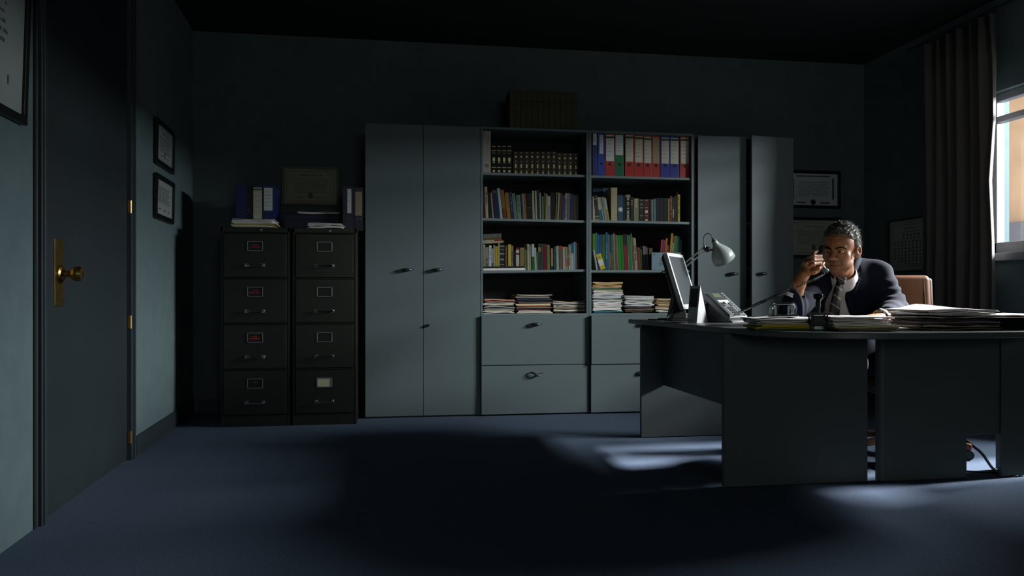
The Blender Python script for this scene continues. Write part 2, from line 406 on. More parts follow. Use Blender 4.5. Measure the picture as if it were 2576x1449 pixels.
# ================================================================ filing cabinets
def bow_handle(mb, cx, y, z, w=.1, out=.026, r=.006):
    pts = []; rr = []
    for i in range(13):
        a = i / 12
        pts.append((cx + (a - .5) * w, y - out * math.sin(math.pi * a) ** .6, z - .004 * math.sin(math.pi * a)))
        rr.append(r * (.55 + .7 * math.sin(math.pi * a)))
    mb.tube(pts, rr, 8, flat=1.35)
    return mb
YF = 5.262
def filing_cabinet(label, u0, u1, cards, seed):
    rnd = random.Random(seed)
    x0, x1 = onY(u0, 800, YF)[0], onY(u1, 800, YF)[0]
    H = 1.335; W = x1 - x0; D = .60
    t = thing('filing_cabinet', label, 'filing cabinet', ((x0 + x1) / 2, YF, 0), group='filing cabinets')
    h = W / 2
    b = MB()
    b.box(-h, h, .022, D, 0, H)                       # carcass
    b.box(-h, -h + .016, 0, .022, 0, H); b.box(h - .016, h, 0, .022, 0, H)
    b.box(-h, h, 0, .022, H - .035, H); b.box(-h, h, 0.002, .022, 0, .075)
    part('body', b, m_file, t, bevel=.003)
    part('lock', MB().lathe([(.009, 0), (.009, .006), (.006, .007)], 14, (h * .17, 0, H - .018), (0, -1, 0)), m_steel, t)
    pm = MB(); glyphs(pm, -h * .94, -h * .70, H - .025, .010, -.0002, rnd)
    part('maker_plate', pm, M('dull_red_print', '5a1a12', .6), t)['kind'] = 'stuff'
    dh = (H - .035 - .075) / 4
    for k in range(4):
        z0 = .075 + dh * k
        dr = part('drawer', MB().box(-h + .02, h - .02, -.012, .018, z0 + .006, z0 + dh - .006), m_file, t, bevel=.004)
        zc = z0 + dh * .70
        wl, hl = .052, .034
        f = MB(); f.box(-wl, wl, -.017, -.012, zc - hl, zc - hl + .006); f.box(-wl, wl, -.017, -.012, zc + hl - .006, zc + hl)
        f.box(-wl, -wl + .007, -.017, -.012, zc - hl, zc + hl); f.box(wl - .007, wl, -.017, -.012, zc - hl, zc + hl)
        part('label_holder', f, m_steel, dr, bevel=.001)
        cd = cards[3 - k]
        part('label_card', MB().box(-wl + .006, wl - .006, -.0135, -.012, zc - hl + .005, zc + hl - .005), {'w': m_cream, 'd': m_black, 'r': m_black}[cd], dr)
        if cd == 'r':
            pr = MB(); glyphs(pr, -.02, .02, zc + .004, .009, -.0137, rnd)
            if k: glyphs(pr, -.038, .038, zc - .010, .009, -.0137, rnd)
            part('red_lettering', pr, M('red_print', 'b0202a', .6), dr)['kind'] = 'stuff'
        zh = z0 + dh * .28
        hb = MB(); hb.tube([(-.052, -.036, zh), (-.03, -.040, zh - .003), (.03, -.040, zh - .003), (.052, -.036, zh)], [.0075, .0052, .0052, .0075], 10)
        for s in (-1, 1): hb.tube([(s * .054, -.012, zh), (s * .054, -.038, zh)], [.010, .0075], 10); hb.box(s*.054 - .012, s*.054 + .012, -.015, -.012, zh - .011, zh + .011)
        part('handle', hb, m_chrome, dr)
    return t
fc1 = filing_cabinet('dark green four-drawer filing cabinet nearest the left wall, red lettered cards', 555, 729, 'rrrr', 1)
fc2 = filing_cabinet('dark green four-drawer filing cabinet next to the wardrobe, one pale card in its lowest drawer', 736, 897, 'dddw', 2)
ZF = 1.335

# ================================================================ wardrobe and bookcase units
YC = 5.475; HU = 2.11; DU = .43
XU = [-.224, .602, 1.415, 2.236, 3.040]
TP = .018
def eye_handle(parent, x, y, z, mat=None, w=.092):
    mb = MB()
    pts = [(x + (i / 14 - .5) * w, y - .030 * math.sin(math.pi * i / 14) ** .55, z) for i in range(15)]
    rr = [.0035 + .0085 * math.sin(math.pi * i / 14) for i in range(15)]
    mb.tube(pts, rr, 10, flat=1.0)
    return part('handle', mb, mat or m_dsteel, parent, smooth=True)
def carcass(x0, x1, z0, z1, yf, back=True, name='carcass', parent=None, ox=0, oy=0):
    b = MB()
    b.box(x0, x0 + TP, yf, yf + DU, z0, z1); b.box(x1 - TP, x1, yf, yf + DU, z0, z1)
    b.box(x0 + TP, x1 - TP, yf, yf + DU, z1 - TP, z1); b.box(x0 + TP, x1 - TP, yf, yf + DU, z0, z0 + TP)
    return part(name, b, m_cab, parent, bevel=.0012)

# wardrobe beside the filing cabinets
W = XU[1] - XU[0]
t = thing('wardrobe', 'tall grey two-door wardrobe beside the filing cabinets', 'wardrobe', (XU[0], YC, 0), group='grey office cupboards')
carcass(0, W, .0, HU, .019, parent=t); part('back_panel', MB().box(TP, W - TP, DU, DU + .006, 0, HU), m_cab, t)
part('plinth', MB().box(.0, W, .012, .03, 0, .012), m_black, t)
for k, (a, b, hx) in enumerate(((.002, W/2 - .0015, -.115), (W/2 + .0015, W - .002, .10))):
    d = part('door', MB().box(a, b, 0, .018, .012, HU - .004), m_cab, t, bevel=.0015)
    eye_handle(d, W/2 + hx, 0, 1.063)
    if k: 
        kb = part('lock', MB().lathe([(.011, 0), (.011, .010), (.007, .022)], 14, (W/2 + .035, 0, .662), (0, -1, 0)), m_black, d)
# wardrobe behind the man, right door ajar
W4 = XU[4] - XU[3]
t = thing('wardrobe', 'tall grey two-door wardrobe behind the desk lamp, its right door ajar', 'wardrobe', (XU[3], YC, 0), group='grey office cupboards')
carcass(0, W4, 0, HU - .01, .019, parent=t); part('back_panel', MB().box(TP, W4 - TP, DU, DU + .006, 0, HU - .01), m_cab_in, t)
part('plinth', MB().box(.0, W4, .012, .03, 0, .012), m_black, t)
for z in (.42, .80, 1.05, 1.40, 1.75): part('shelf', MB().box(TP, W4 - TP, .04, DU, z, z + TP), m_cab_edge, t)
d = part('door', MB().box(.028, .418, -.012, .006, .012, HU - .014), m_cab, t, bevel=.0015)
eye_handle(d, .305, -.012, 1.045)
hx = W4 - .004
dw = .375
d = part('door', MB().box(-dw, 0, -.018, 0, .012, HU - .014), m_cab, t, bevel=.0015)
d.location = (hx, .0, 0); d.rotation_euler = (0, 0, math.radians(9))
eye_handle(d, -dw + .085, -.018, 1.045)
# loose papers on the wardrobe shelves, seen through the gap
for i, (z, n) in enumerate(((.818, 2), (1.068, 2), (1.418, 1))):
    pp = MB()
    for j in range(3): pp.box(.2 + j * .01, .52 - j * .01, .07 + .005 * j, .34, j * .012, j * .012 + .01)
    tag(part('paper_pile', pp, m_paper, None, loc=(XU[3], YC, z)), ['low pile of white papers on the lowest shelf seen through the ajar wardrobe door', 'low pile of white papers on the middle shelf seen through the ajar wardrobe door', 'low pile of white papers on the highest shelf seen through the ajar wardrobe door'][i], 'papers', 'papers inside the ajar wardrobe')

ZS = .745            # floor of the open shelves
def bookcase(label, k, sh, dofs, tilt=0.0):
    x0, x1 = XU[k], XU[k + 1]; W = x1 - x0
    t = thing('bookcase', label, 'bookcase', (x0, YC, 0), group='grey open bookcases')
    carcass(0.001, W - .001, .0, HU, .0, parent=t, name='carcass')
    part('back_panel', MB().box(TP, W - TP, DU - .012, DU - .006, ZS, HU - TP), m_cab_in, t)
    part('counter_shelf', MB().box(TP, W - TP, .0, DU - .012, ZS - .016, ZS), m_cab_edge, t)
    for i, (zl, zr) in enumerate(sh):
        s = MB().hexa([(TP, .012, zl - TP), (W - TP, .012, zr - TP), (W - TP, DU - .012, zr - TP), (TP, DU - .012, zl - TP)],
                      [(TP, .012, zl), (W - TP, .012, zr), (W - TP, DU - .012, zr), (TP, DU - .012, zl)])
        part('shelf', s, m_cab_edge, t, bevel=.001)
    part('plinth', MB().box(.0, W, .0, .02, 0, .010), m_black, t)
    zs = [(.012, .366), (.371, .728)]
    for (a, b), of in zip(zs, dofs):
        d = part('drawer', MB().box(.006, W - .012, -.018 - of, -.001, a, b), m_cab, t, bevel=.0015)
        hx = W / 2 + .0
        if of > .02 or (a > .1):
            eye_handle(d, hx, -.018 - of, b - .06)
        else:
            # slack handle hanging crooked
            mb = MB(); pts = [(hx + (i/14 - .5)*.1, -.018 - of - .03*math.sin(math.pi*i/14)**.55, b - .062 + .010*math.sin(i/14*6.28 + .6)) for i in range(15)]
            mb.tube(pts, [.0035 + .006*math.sin(math.pi*i/14) for i in range(15)], 10)
            part('handle', mb, m_dsteel, d, smooth=True)
    return t
def zat(u, v): return onY(u, v, YC + .012)[2]
SH_L = [(zat(1213, 433.5), zat(1478, 440)), (zat(1213, 548.5), zat(1478, 554.5)), (zat(1213, 681), zat(1478, 677.5))]
SH_R = [(zat(1490, 441), zat(1738, 447.5)), (zat(1490, 553.5), zat(1738, 558.5)), (zat(1490, 679.5), zat(1738, 679.5))]
bookcase('grey open bookcase with dark encyclopedias on its top shelf, beside the closed wardrobe', 1, SH_L, (.004, .004))
bookcase('grey open bookcase holding red and blue binders, behind the computer monitor', 2, SH_R, (.022, .034))

# ================================================================ books
m_pages = M('book_pages', 'b9b19a', .85)
YBK = YC + .045
def bmat(c, rough=.55):
    k = tuple(x * .72 for x in lin(c)); s = tuple((x * 12.92 if x <= .0031308 else 1.055 * x ** (1/2.4) - .055) for x in k)
    return M('cover_' + c, s, rough, noise=.08, nscale=35, spec=.22)
def book(ub0, ub1, vt, lean, col, zfun, label, group, y=YBK, depth=.16, band=None, title=None, name='book', pages=True, seed=0, gold=None, topc=None):
    """upright book on a shelf; ub0, ub1: feet; vt: top; lean: shift of the top, in photo pixels at the books' plane"""
    p0, p1 = onY(ub0, 600, y), onY(ub1, 600, y)
    w = max(.006, p1[0] - p0[0] - .0006); x0 = p0[0]
    z0 = zfun(x0 + w / 2)
    h = onY((ub0 + ub1) / 2, vt, y)[2] - z0
    sx = (onY(ub0 + lean, 600, y)[0] - x0)
    ang = math.atan2(sx, h)
    rnd = random.Random(seed * 31 + int(ub0 * 7))
    L_ = h / math.cos(ang)
    z0 += max(0, -0.0) + (w * math.sin(abs(ang)) if ang < 0 and False else 0)
    c = min(.0022, w * .16)
    mb = MB()
    mb.box(0, w, 0, .004, 0, L_); mb.box(0, c, .004, depth, 0, L_); mb.box(w - c, w, .004, depth, 0, L_)
    # pivot on the lower corner that stays on the shelf
    px = w if ang > 0 else 0
    me = mb.mesh('cover')
    for v in me.vertices: v.co.x -= px
    o = link(name, me, bmat(col), None, (x0 + px, y, z0 + .0005), (0, ang, 0), bevel=.0008, seg=1)
    tag(o, label, 'book' if name == 'book' else name.replace('_', ' '), group)
    pg = MB().box(c - px, w - c - px, .004, depth - .004, .003, L_ - .004)
    part('page_block', pg, m_pages, o)
    if band:
        for (a, b_) in band[1]:
            part('spine_band', MB().box(-px + .0003, w - px - .0003, -.0006, .001, L_ * a, L_ * b_), bmat(band[0]), o)
    if title:
        tb = MB(); zz = L_ * title[1]; ww = w * .42
        while zz < L_ * title[2]:
            hh = ww * rnd.uniform(.5, 1.1)
            if rnd.random() < .82: tb.box(-px + (w - ww) / 2, -px + (w + ww) / 2, -.0007, .0008, zz, zz + hh * .75)
            zz += hh
        part('spine_title', tb, bmat(title[0]), o)
    if gold:
        gb = MB()
        for (a, b_, q) in gold:
            gb.box(-px + w * (.5 - q/2), -px + w * (.5 + q/2), -.0009, .001, L_ * a, L_ * b_)
        part('gilt_tooling', gb, M('gilt', 'c4b98c', .35, .7), o)
    return o
def zf(sh, k):
    (zl, zr), x0, x1 = sh, XU[k], XU[k + 1]
    return lambda x: zl + (zr - zl) * (x - x0) / (x1 - x0)
LT_ = 'left bookcase'; RT_ = 'right bookcase'
def row(data, sh, k, where, group, y=YBK, depth=.16, seed=0, kind='book'):
    n = len(data)
    for i, d in enumerate(data):
        u0, u1, vt, ln, col, desc = d[:6]
        kw = d[6] if len(d) > 6 else {}
        kw = dict(kw)
        yy = kw.pop('y', y); dp = kw.pop('depth', depth)
        lab = f'{desc}, {nth(i)} from left, {where}'
        book(u0, u1, vt, ln, col, zf(sh, k), lab, group, yy, dp, seed=seed + i, **kw)
TT = lambda c, a=.2, b=.85: {'title': (c, a, b)}
L2 = [
 (1215.5,1221,478,-2,'3a1418','dark red book'),(1222,1229,470,-3.5,'a49a80','tall cream book with black title',TT('2a2622',.45,.9)),(1229.5,1238,486,-3,'121a1a','blackish green book'),
 (1239,1243,485,-5.5,'8d7f62','thin tan book'),(1244,1257.5,479,-7,'1c2440','thick navy book with tan top',{'band':('4a3d28',[(.88,.995)])}),(1258.5,1265,474,-8,'93a9b4','tall pale blue book'),
 (1266,1275.5,478,-8,'7a5a1e','mottled ochre and orange book',{'band':('6a3210',[(.0,.35)])}),(1276,1285.5,485,-6.5,'80622f','brown-orange book'),(1286,1293,483,-6,'1e2350','navy book with pale title',TT('5a6a8a',.3,.8)),
 (1293.5,1301.5,487,-6,'5a6f5a','sage green book'),(1302,1312.5,491,-4,'63746a','wide grey-green book',TT('45545a',.3,.9)),(1313,1317,488,-3,'3a2c1c','thin dark brown book'),
 (1317.5,1321,487,-4,'6f8494','thin grey-blue book'),(1321.5,1325.5,487,-3.5,'8a5412','thin orange book'),(1326,1339.5,487,-2,'14120f','thick black book with silver line',{'band':('8a8f8c',[(.44,.45)])}),
 (1340,1345.5,480,-2,'8f947a','tall cream-green book'),(1347,1352,480,-2,'8d917c','tall cream book'),(1352.5,1357.5,478,-1,'2b1d17','dark brown book'),
 (1358,1361.8,485,-1,'7b8a92','light grey-blue book'),(1363.8,1368,494,-.5,'5f7a52','short green book'),(1369.8,1373.5,485,-1,'6f5c1c','thin mustard book'),
 (1374,1377.5,488,0,'9a9c88','thin pale book'),(1378,1384.5,493,0,'8b9e8c','pale green book with blue title',TT('2a3a5c',.05,.6)),(1385,1391,484,0,'0d0e10','black book'),
 (1391.3,1396,484,0,'2c1218','blackish burgundy book'),(1396.8,1400.3,483,2,'6b6420','thin olive yellow book'),(1401.5,1405.3,485,3,'7f9088','thin pale grey book'),
 (1406,1412,486,2,'552a12','red-brown book'),(1412.6,1419.5,490,2,'243650','blue book'),(1420,1426,486,2,'77817d','grey book with dark title',TT('2c3034',.1,.8)),
 (1426.5,1433,486,2,'5c5148','grey-brown book'),(1433.6,1442.6,488,1,'1a1f52','deep blue book'),(1443.2,1451,492,0,'4a4018','olive brown book'),(1451.6,1455,491,0,'5f8480','thin pale teal book'),
]
row(L2, SH_L[1], 1, 'left bookcase, second shelf', 'paperbacks on the second shelf of the left bookcase', seed=100)
L3 = [
 (1216,1220.5,615,0,'b4ac72','cream-yellow book',TT('3a4434',.2,.9)),(1221,1229.3,622,0,'787d8c','grey patterned book',TT('2a3040',.1,.5)),(1230,1236.6,617.5,0,'c0bcb8','white book with grey title',TT('77737a',.4,.9)),
 (1237,1241,625,0,'8e9a90','grey book with teal foot',{'band':('1d4a58',[(.0,.35)])}),(1241.4,1244.8,616,0,'a4a292','thin pale book'),(1245.5,1252.3,620,0,'a8960c','bright yellow book'),
 (1253.3,1256.6,611,0,'b4a88a','tall thin cream book'),(1257,1269.2,616,0,'1f2420','thick black book with grey and orange bands',{'band':('7e8578',[(.93,.97),(.80,.82),(.62,.68),(.40,.46),(.22,.25)])}),
 (1271,1275.5,620,0,'6d4f2c','brown book'),(1278,1286,615,0,'b4a048','large yellow book'),(1286.4,1291.5,618,0,'7f745e','taupe book',TT('4a4034',.35,.8)),(1293.6,1297,630,0,'1f2c3c','short dark navy book'),
 (1298,1306.6,623,0,'6e1420','crimson and white book',{'band':('a9b09c',[(.05,.68),(.76,.9)])}),(1308,1319.2,623,0,'7d6a46','wide tan book'),(1320,1325.4,628,-.5,'56683c','green book'),
 (1326.8,1332,614,-1,'a49f86','tall cream book with dark title',TT('4c4a3c',.75,.95)),(1332.3,1336,616,-1,'98957c','tall beige book'),(1337.4,1344.6,614,-.5,'9fb0ac','white book with green foot',{'band':('165a1c',[(.0,.52)])}),
 (1345,1350.6,623,-1.5,'8fa09c','pale grey-green book'),(1350.9,1354,633,0,'6a5c5c','thin pinkish grey book'),(1354.6,1361.8,613,-1,'1f3c28','dark green book with yellow top',{'band':('8a7a2a',[(.70,.86)])}),
 (1362,1365.6,613,0,'3c4046','thin dark slate book'),(1366,1376.4,614,-.5,'5a101e','thick burgundy book'),(1377,1383.6,616,-1,'62703f','mottled olive green book'),(1385.8,1392,625,-.5,'8d7a40','tan book with black foot',{'band':('1c1c14',[(.0,.17)])}),
 (1393,1398,621,0,'1f3f5e','blue book'),(1399.6,1406.4,619,-1,'8d9a84','pale green-grey book'),(1407,1415.4,619,-1,'5a4e3e','brown illustrated book with red top',{'band':('a03a20',[(.88,1.0)])}),(1416,1423,621,-1,'8a938c','silver-grey book'),
 (1423.6,1429.2,621,-1,'857a58','tan book with red patch',{'band':('9a4a28',[(.15,.45)])}),(1430,1436,615.5,0,'a39d84','cream book with long dark title',TT('3a3830',.1,.95)),(1436.6,1442.8,611.5,0,'96a5a6','white book with teal top',{'band':('0e5a78',[(.62,1.0)])}),
 (1443.2,1447,608.5,0,'8fa4ae','tall pale blue book'),(1447.3,1451,610,0,'7f98a4','pale blue book'),(1452,1457,611,0,'8c6210','amber book'),
]
row(L3, SH_L[2], 1, 'left bookcase, third shelf', 'paperbacks on the third shelf of the left bookcase', seed=200)
R2 = [
 (1491.2,1497,494,-.3,'9a9488','white book'),(1498,1508,492,-5,'2c3424','dark green book with tan ends',{'band':('8a7a5c',[(.0,.06),(.13,.18),(.84,.88)])}),(1508.5,1516.3,497,-7,'a09a88','white book with blue foot',{'band':('2c5668',[(.0,.46)])}),
 (1517,1521.4,497,-9,'74887c','thin pale green book'),(1521.8,1528.2,496,-8.5,'7c7f80','grey book'),(1528.6,1534,498,-9.5,'8f7f1c','yellow and white book',{'band':('9aa092',[(.5,.95)])}),
 (1537.2,1553,472,0,'9c9472','tall cream book'),(1553.6,1567.8,491,0,'23455c','blue book with a round white emblem'),(1568,1573.6,491,0,'0e1418','black book'),(1574,1586,490,0,'10120f','black book with large pale title',{'band':('7c8468',[(.0,.06),(.9,1.0)]),'title':('9aa08c',.08,.88)}),
 (1586.4,1593,496,0,'241a12','dark brown book with gilt bands',{'gold':[(.85,.87,.8),(.78,.8,.8),(.68,.72,.5)]}),(1594,1607,499,0,'71735a','stone coloured book with pale lettering',TT('a8a894',.55,.95)),
 (1608,1619.6,501,0,'142420','dark green book with gilt bands',{'gold':[(.94,.96,.7),(.75,.79,.4),(.6,.62,.7),(.24,.26,.7)]}),(1620,1633,501,0,'46101a','burgundy book with gilt emblem',{'gold':[(.94,.96,.6),(.6,.62,.6),(.38,.50,.5),(.24,.26,.6),(.04,.10,.5)]}),
 (1633.4,1638,501,0,'14150f','thin black book'),(1638.5,1644.4,502,-.5,'627a68','pale green book'),(1645.6,1650,500,-.5,'66808a','thin grey-blue book'),(1650.4,1660,498,0,'121520','blackish blue book'),(1660.4,1670,498,0,'10131a','black book'),(1670.4,1679.6,498,0,'0f1216','black glossy book'),
 (1680.3,1684.8,499,0,'7c7a20','thin yellow-green book'),(1685.2,1691.6,493,0,'6a1218','red book',TT('8a7a7a',.2,.9)),(1692,1695.8,497,0,'1c4028','thin green book with pale middle',{'band':('8a9a78',[(.18,.52)])}),(1696.2,1701.6,493,0,'101a28','dark navy book'),(1702,1704.6,483,0,'5a101c','tall thin crimson book'),(1705,1711,489,0,'9c9420','yellow book',TT('4a5410',.3,.9)),
]
row(R2, SH_R[1], 2, 'right bookcase, second shelf', 'books on the second shelf of the right bookcase', seed=300)
R2b = [(1491,1516,474,0,'163048','wide dark blue volume'),(1516.4,1536.6,473,0,'44576a','wide slate blue volume')]
row(R2b, SH_R[1], 2, 'behind leaning paperbacks', 'tall volumes behind the leaning paperbacks', y=YBK + .17, seed=330)
R3 = [
 (1491,1497.8,588,0,'5a9a28','lime green textbook'),(1498.2,1502.8,586,0,'3a7f98','teal textbook'),(1503.2,1508.6,590,0,'20689c','blue textbook'),(1509,1514.4,590,0,'1f5f96','plain blue textbook'),(1515,1522,590,0,'3f7c14','leaf green textbook'),
 (1523,1529.4,585,0,'1f66a8','bright blue textbook',TT('8ab8d8',.3,.7)),(1530,1534.8,590,-1,'6a7a84','grey textbook'),(1535.2,1538.8,592,-1,'4a2c4a','purple textbook with orange foot',{'band':('a8702a',[(.05,.5)])}),(1539.2,1544.8,590,-2,'1f8048','emerald textbook'),
 (1545.2,1549,587,-3,'b07a88','thin pink textbook with white dots',TT('d8ccd0',.1,.95)),(1549.3,1553,590,-3,'9a4660','rose textbook'),(1553.4,1557.8,592,-4,'56a040','light green textbook'),(1558.2,1564,592,-4,'1f9a3a','vivid green textbook'),(1564.4,1570.6,592,-4,'2c8a20','grass green textbook'),
 (1571,1580.8,589,-4.5,'90102a','red textbook with black top',{'band':('181818',[(.68,1.0)])}),(1581.2,1583.2,591,-4,'8a9ab0','very thin grey-blue booklet'),(1583.5,1590,592,-4,'2a8c24','mid green textbook'),(1590.2,1592.4,587,-4,'86a8a8','very thin pale teal booklet'),
 (1593,1597.6,596,-4,'82602c','brown textbook'),(1598,1604.4,599,-5,'b8b0a0','white textbook with dark title',TT('2c2c34',.3,.75)),(1604.8,1609,622,-5,'84142e','short crimson textbook'),(1609.4,1613.8,623,-5,'6a6224','short olive textbook'),(1614.2,1618.6,628,-4,'5a6630','short moss green textbook'),
 (1620,1624.8,619,-3,'8a8c84','grey paperback'),(1625.2,1629,620,-2.5,'5a80a8','light blue paperback'),(1629.3,1632.6,623,-3,'98987f','pale paperback with red top',{'band':('a01414',[(.68,1.0)])}),(1633.4,1642.4,624,-.5,'635c40','wide drab paperback'),
 (1657,1662.4,603,6.5,'a03a5c','pink textbook'),(1662.8,1667.4,604,6.5,'9a2c48','dark pink textbook'),(1667.8,1673.4,600,7,'b86a18','orange textbook'),(1673.8,1678.6,617,4.5,'a02c60','magenta textbook'),(1680,1685.8,587,8.5,'b09c14','yellow textbook'),
 (1686.2,1690.6,594,7.5,'a8a0a4','white textbook with red top',{'band':('8a1420',[(.8,1.0)])}),(1692.4,1697.4,593,5,'3a7c20','olive green textbook'),(1698,1703.4,594,4,'1f7a28','bottle green textbook'),(1704,1708.8,596,3.5,'1f6cb0','sky blue textbook'),(1709.6,1713,603,2.5,'a8a468','pale yellow textbook'),
]
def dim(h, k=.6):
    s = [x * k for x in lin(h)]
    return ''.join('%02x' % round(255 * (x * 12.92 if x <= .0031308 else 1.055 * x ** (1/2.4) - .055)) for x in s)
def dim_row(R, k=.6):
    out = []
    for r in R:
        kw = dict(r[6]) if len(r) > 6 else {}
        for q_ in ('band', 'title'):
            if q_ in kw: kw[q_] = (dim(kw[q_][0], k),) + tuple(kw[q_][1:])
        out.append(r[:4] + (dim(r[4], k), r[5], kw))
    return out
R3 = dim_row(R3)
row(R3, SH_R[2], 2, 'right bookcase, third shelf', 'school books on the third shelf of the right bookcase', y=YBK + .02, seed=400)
# two leaning in front of the school books
zz = zf(SH_R[2], 2)
book(1500, 1504.2, 629, -8, 'a898a4', zz, 'thin lilac booklet leaning against the school books', 'leaning booklets', y=YC + .022, depth=.02, seed=1, pages=False)
book(1511, 1524, 641, -12, 'b8a418', zz, 'small yellow and white workbook leaning against the school books', 'leaning booklets', y=YC + .022, depth=.02, seed=2, band=('c4c2b8', [(.25, .62)]), title=('2c6a98', .66, .92))
# encyclopedia sets
dk = [(1236.2 + 13*i, 1248.8 + 13*i, 364, 0, '0c100e', 'black encyclopedia volume with rich gilt tooling', {'gold':[(.93,.945,.7),(.78,.795,.8),(.70,.71,.6),(.42,.55,.45),(.36,.40,.3),(.20,.215,.8),(.05,.12,.4)]}) for i in range(4)]
br = [(1291 + 13.75*i, 1304.2 + 13.75*i, 381 + (4 if i > 7 else 0) , 0, '322b1c', 'brown encyclopedia volume with gilt ornament', {'gold':[(.92,.95,.2),(.72,.80,.28),(.55,.58,.2),(.28,.44,.26),(.16,.18,.2),(.03,.12,.24)]}) for i in range(12)]
row(dk, SH_L[0], 1, 'beside white binder', 'black encyclopedia volumes', y=YC + .05, depth=.2, seed=500)
row(br, SH_L[0], 1, 'left bookcase, top shelf', 'brown encyclopedia volumes', y=YC + .05, depth=.2, seed=520)
tp = [(1282 + 14.2*i, 1295.7 + 14.2*i, 226 + .62*i, 0, '4e4a34', 'drab old hardback volume', {'band':('3a3424',[(.70,.74),(.60,.62)])}) for i in range(12)]
row(tp, (HU, HU), 1, 'on top of the bookcases', 'old volumes on top of the bookcases', y=YC + .03, depth=.2, seed=540)
# round emblem on the blue book
pe = onY(1561, 527, YBK)
em = bpy.data.objects['book'] if False else None
for o in list(COL.objects):
    if o.get('label', '').startswith('blue book with a round white emblem'):
        cx = pe[0] - o.location.x; cz = pe[2] - o.location.z
        g = MB()
        for k in range(24):
            a0, a1 = 2*math.pi*k/24, 2*math.pi*(k + .72)/24
            g.add([(cx + r*math.cos(a), -.0012, cz + r*math.sin(a)) for r, a in ((.0165,a0),(.0165,a1),(.0125,a1),(.0125,a0))], [(0,1,2,3)])
        for k in range(4):
            a0 = math.pi/2*k + .12; 
            g.add([(cx + r*math.cos(a), -.0012, cz + r*math.sin(a)) for r, a in ((.002,a0),(.011,a0),(.011,a0+1.3),(.002,a0+1.3))], [(0,1,2,3)])
        part('emblem', g, m_white, o)

# lying books and a ring notebook on the third shelf
def lying(label, u0, u1, v0, v1, col, tilt, y=YC + .03, depth=.17, group='books lying on top of the row', title=None):
    a, b = onY(u0, v1, y), onY(u1, v0, y)
    w, h = b[0] - a[0], max(.006, b[2] - a[2])
    mb = MB(); c = .002
    mb.box(0, w, 0, depth, 0, c); mb.box(0, w, 0, depth, h - c, h); mb.box(0, w, 0, .004, c, h - c)
    o = link('book', mb.mesh('cover'), bmat(col), None, (a[0], y, a[2]), (0, -tilt, 0), bevel=.0008, seg=1)
    tag(o, label, 'book', group)
    part('page_block', MB().box(.002, w - .003, .004, depth - .003, c, h - c), m_pages, o)
    if title:
        part('spine_band', MB().box(w*title[1], w*title[2], -.0006, .001, .0004, h - .0004), bmat(title[0]), o)
    return o
lying('thin cream book lying lowest across the row, beneath the red-tipped one', 1214.5, 1267, 609.2, 613.5, 'a8a07c', .075, title=('7c8a84', .0, .2))
lying('thin cream book with a red tip lying across the row', 1214.5, 1262, 605.2, 609.2, 'a09a84', .075, title=('96281c', .62, .97))
lying('brown book lying under the thick grey one', 1216, 1261, 599.5, 605, '55482c', .07)
lying('thick grey book lying on top of the others', 1216, 1261.5, 589.5, 599.5, '5c5c56', .06, title=('3a3a3a', .8, .84))
a = onY(1215, 681, YC + .016); b = onY(1322, 667, YC + .016)
nb = thing('ring_notebook', 'black spiral notebook with loose white sheets lying on the third shelf', 'notebook', (a[0], YC + .014, zf(SH_L[2], 1)(a[0]) + .001), rot=(0, -math.atan2(SH_L[2][1] - SH_L[2][0], .8), 0))
w = b[0] - a[0]
for i, (z0, z1, dx) in enumerate(((.000, .006, .004), (.007, .013, .0), (.0135, .017, .008))):
    part('loose_sheets', MB().box(dx, w - .004 * i, .004 * i, .2, z0, z1), m_paper, nb)
part('cover', MB().box(-.002, w - .002, .003, .2, .018, .030), m_black, nb, bevel=.001)
rg = MB()
for i in range(26):
    cx = .01 + i * (w - .02) / 25
    rg.tube([(cx, .003 + .006*math.cos(q), .024 + .006*math.sin(q)) for q in [k*math.pi/4 for k in range(9)]], .0011, 5)
part('spiral', rg, m_dgrey, nb)

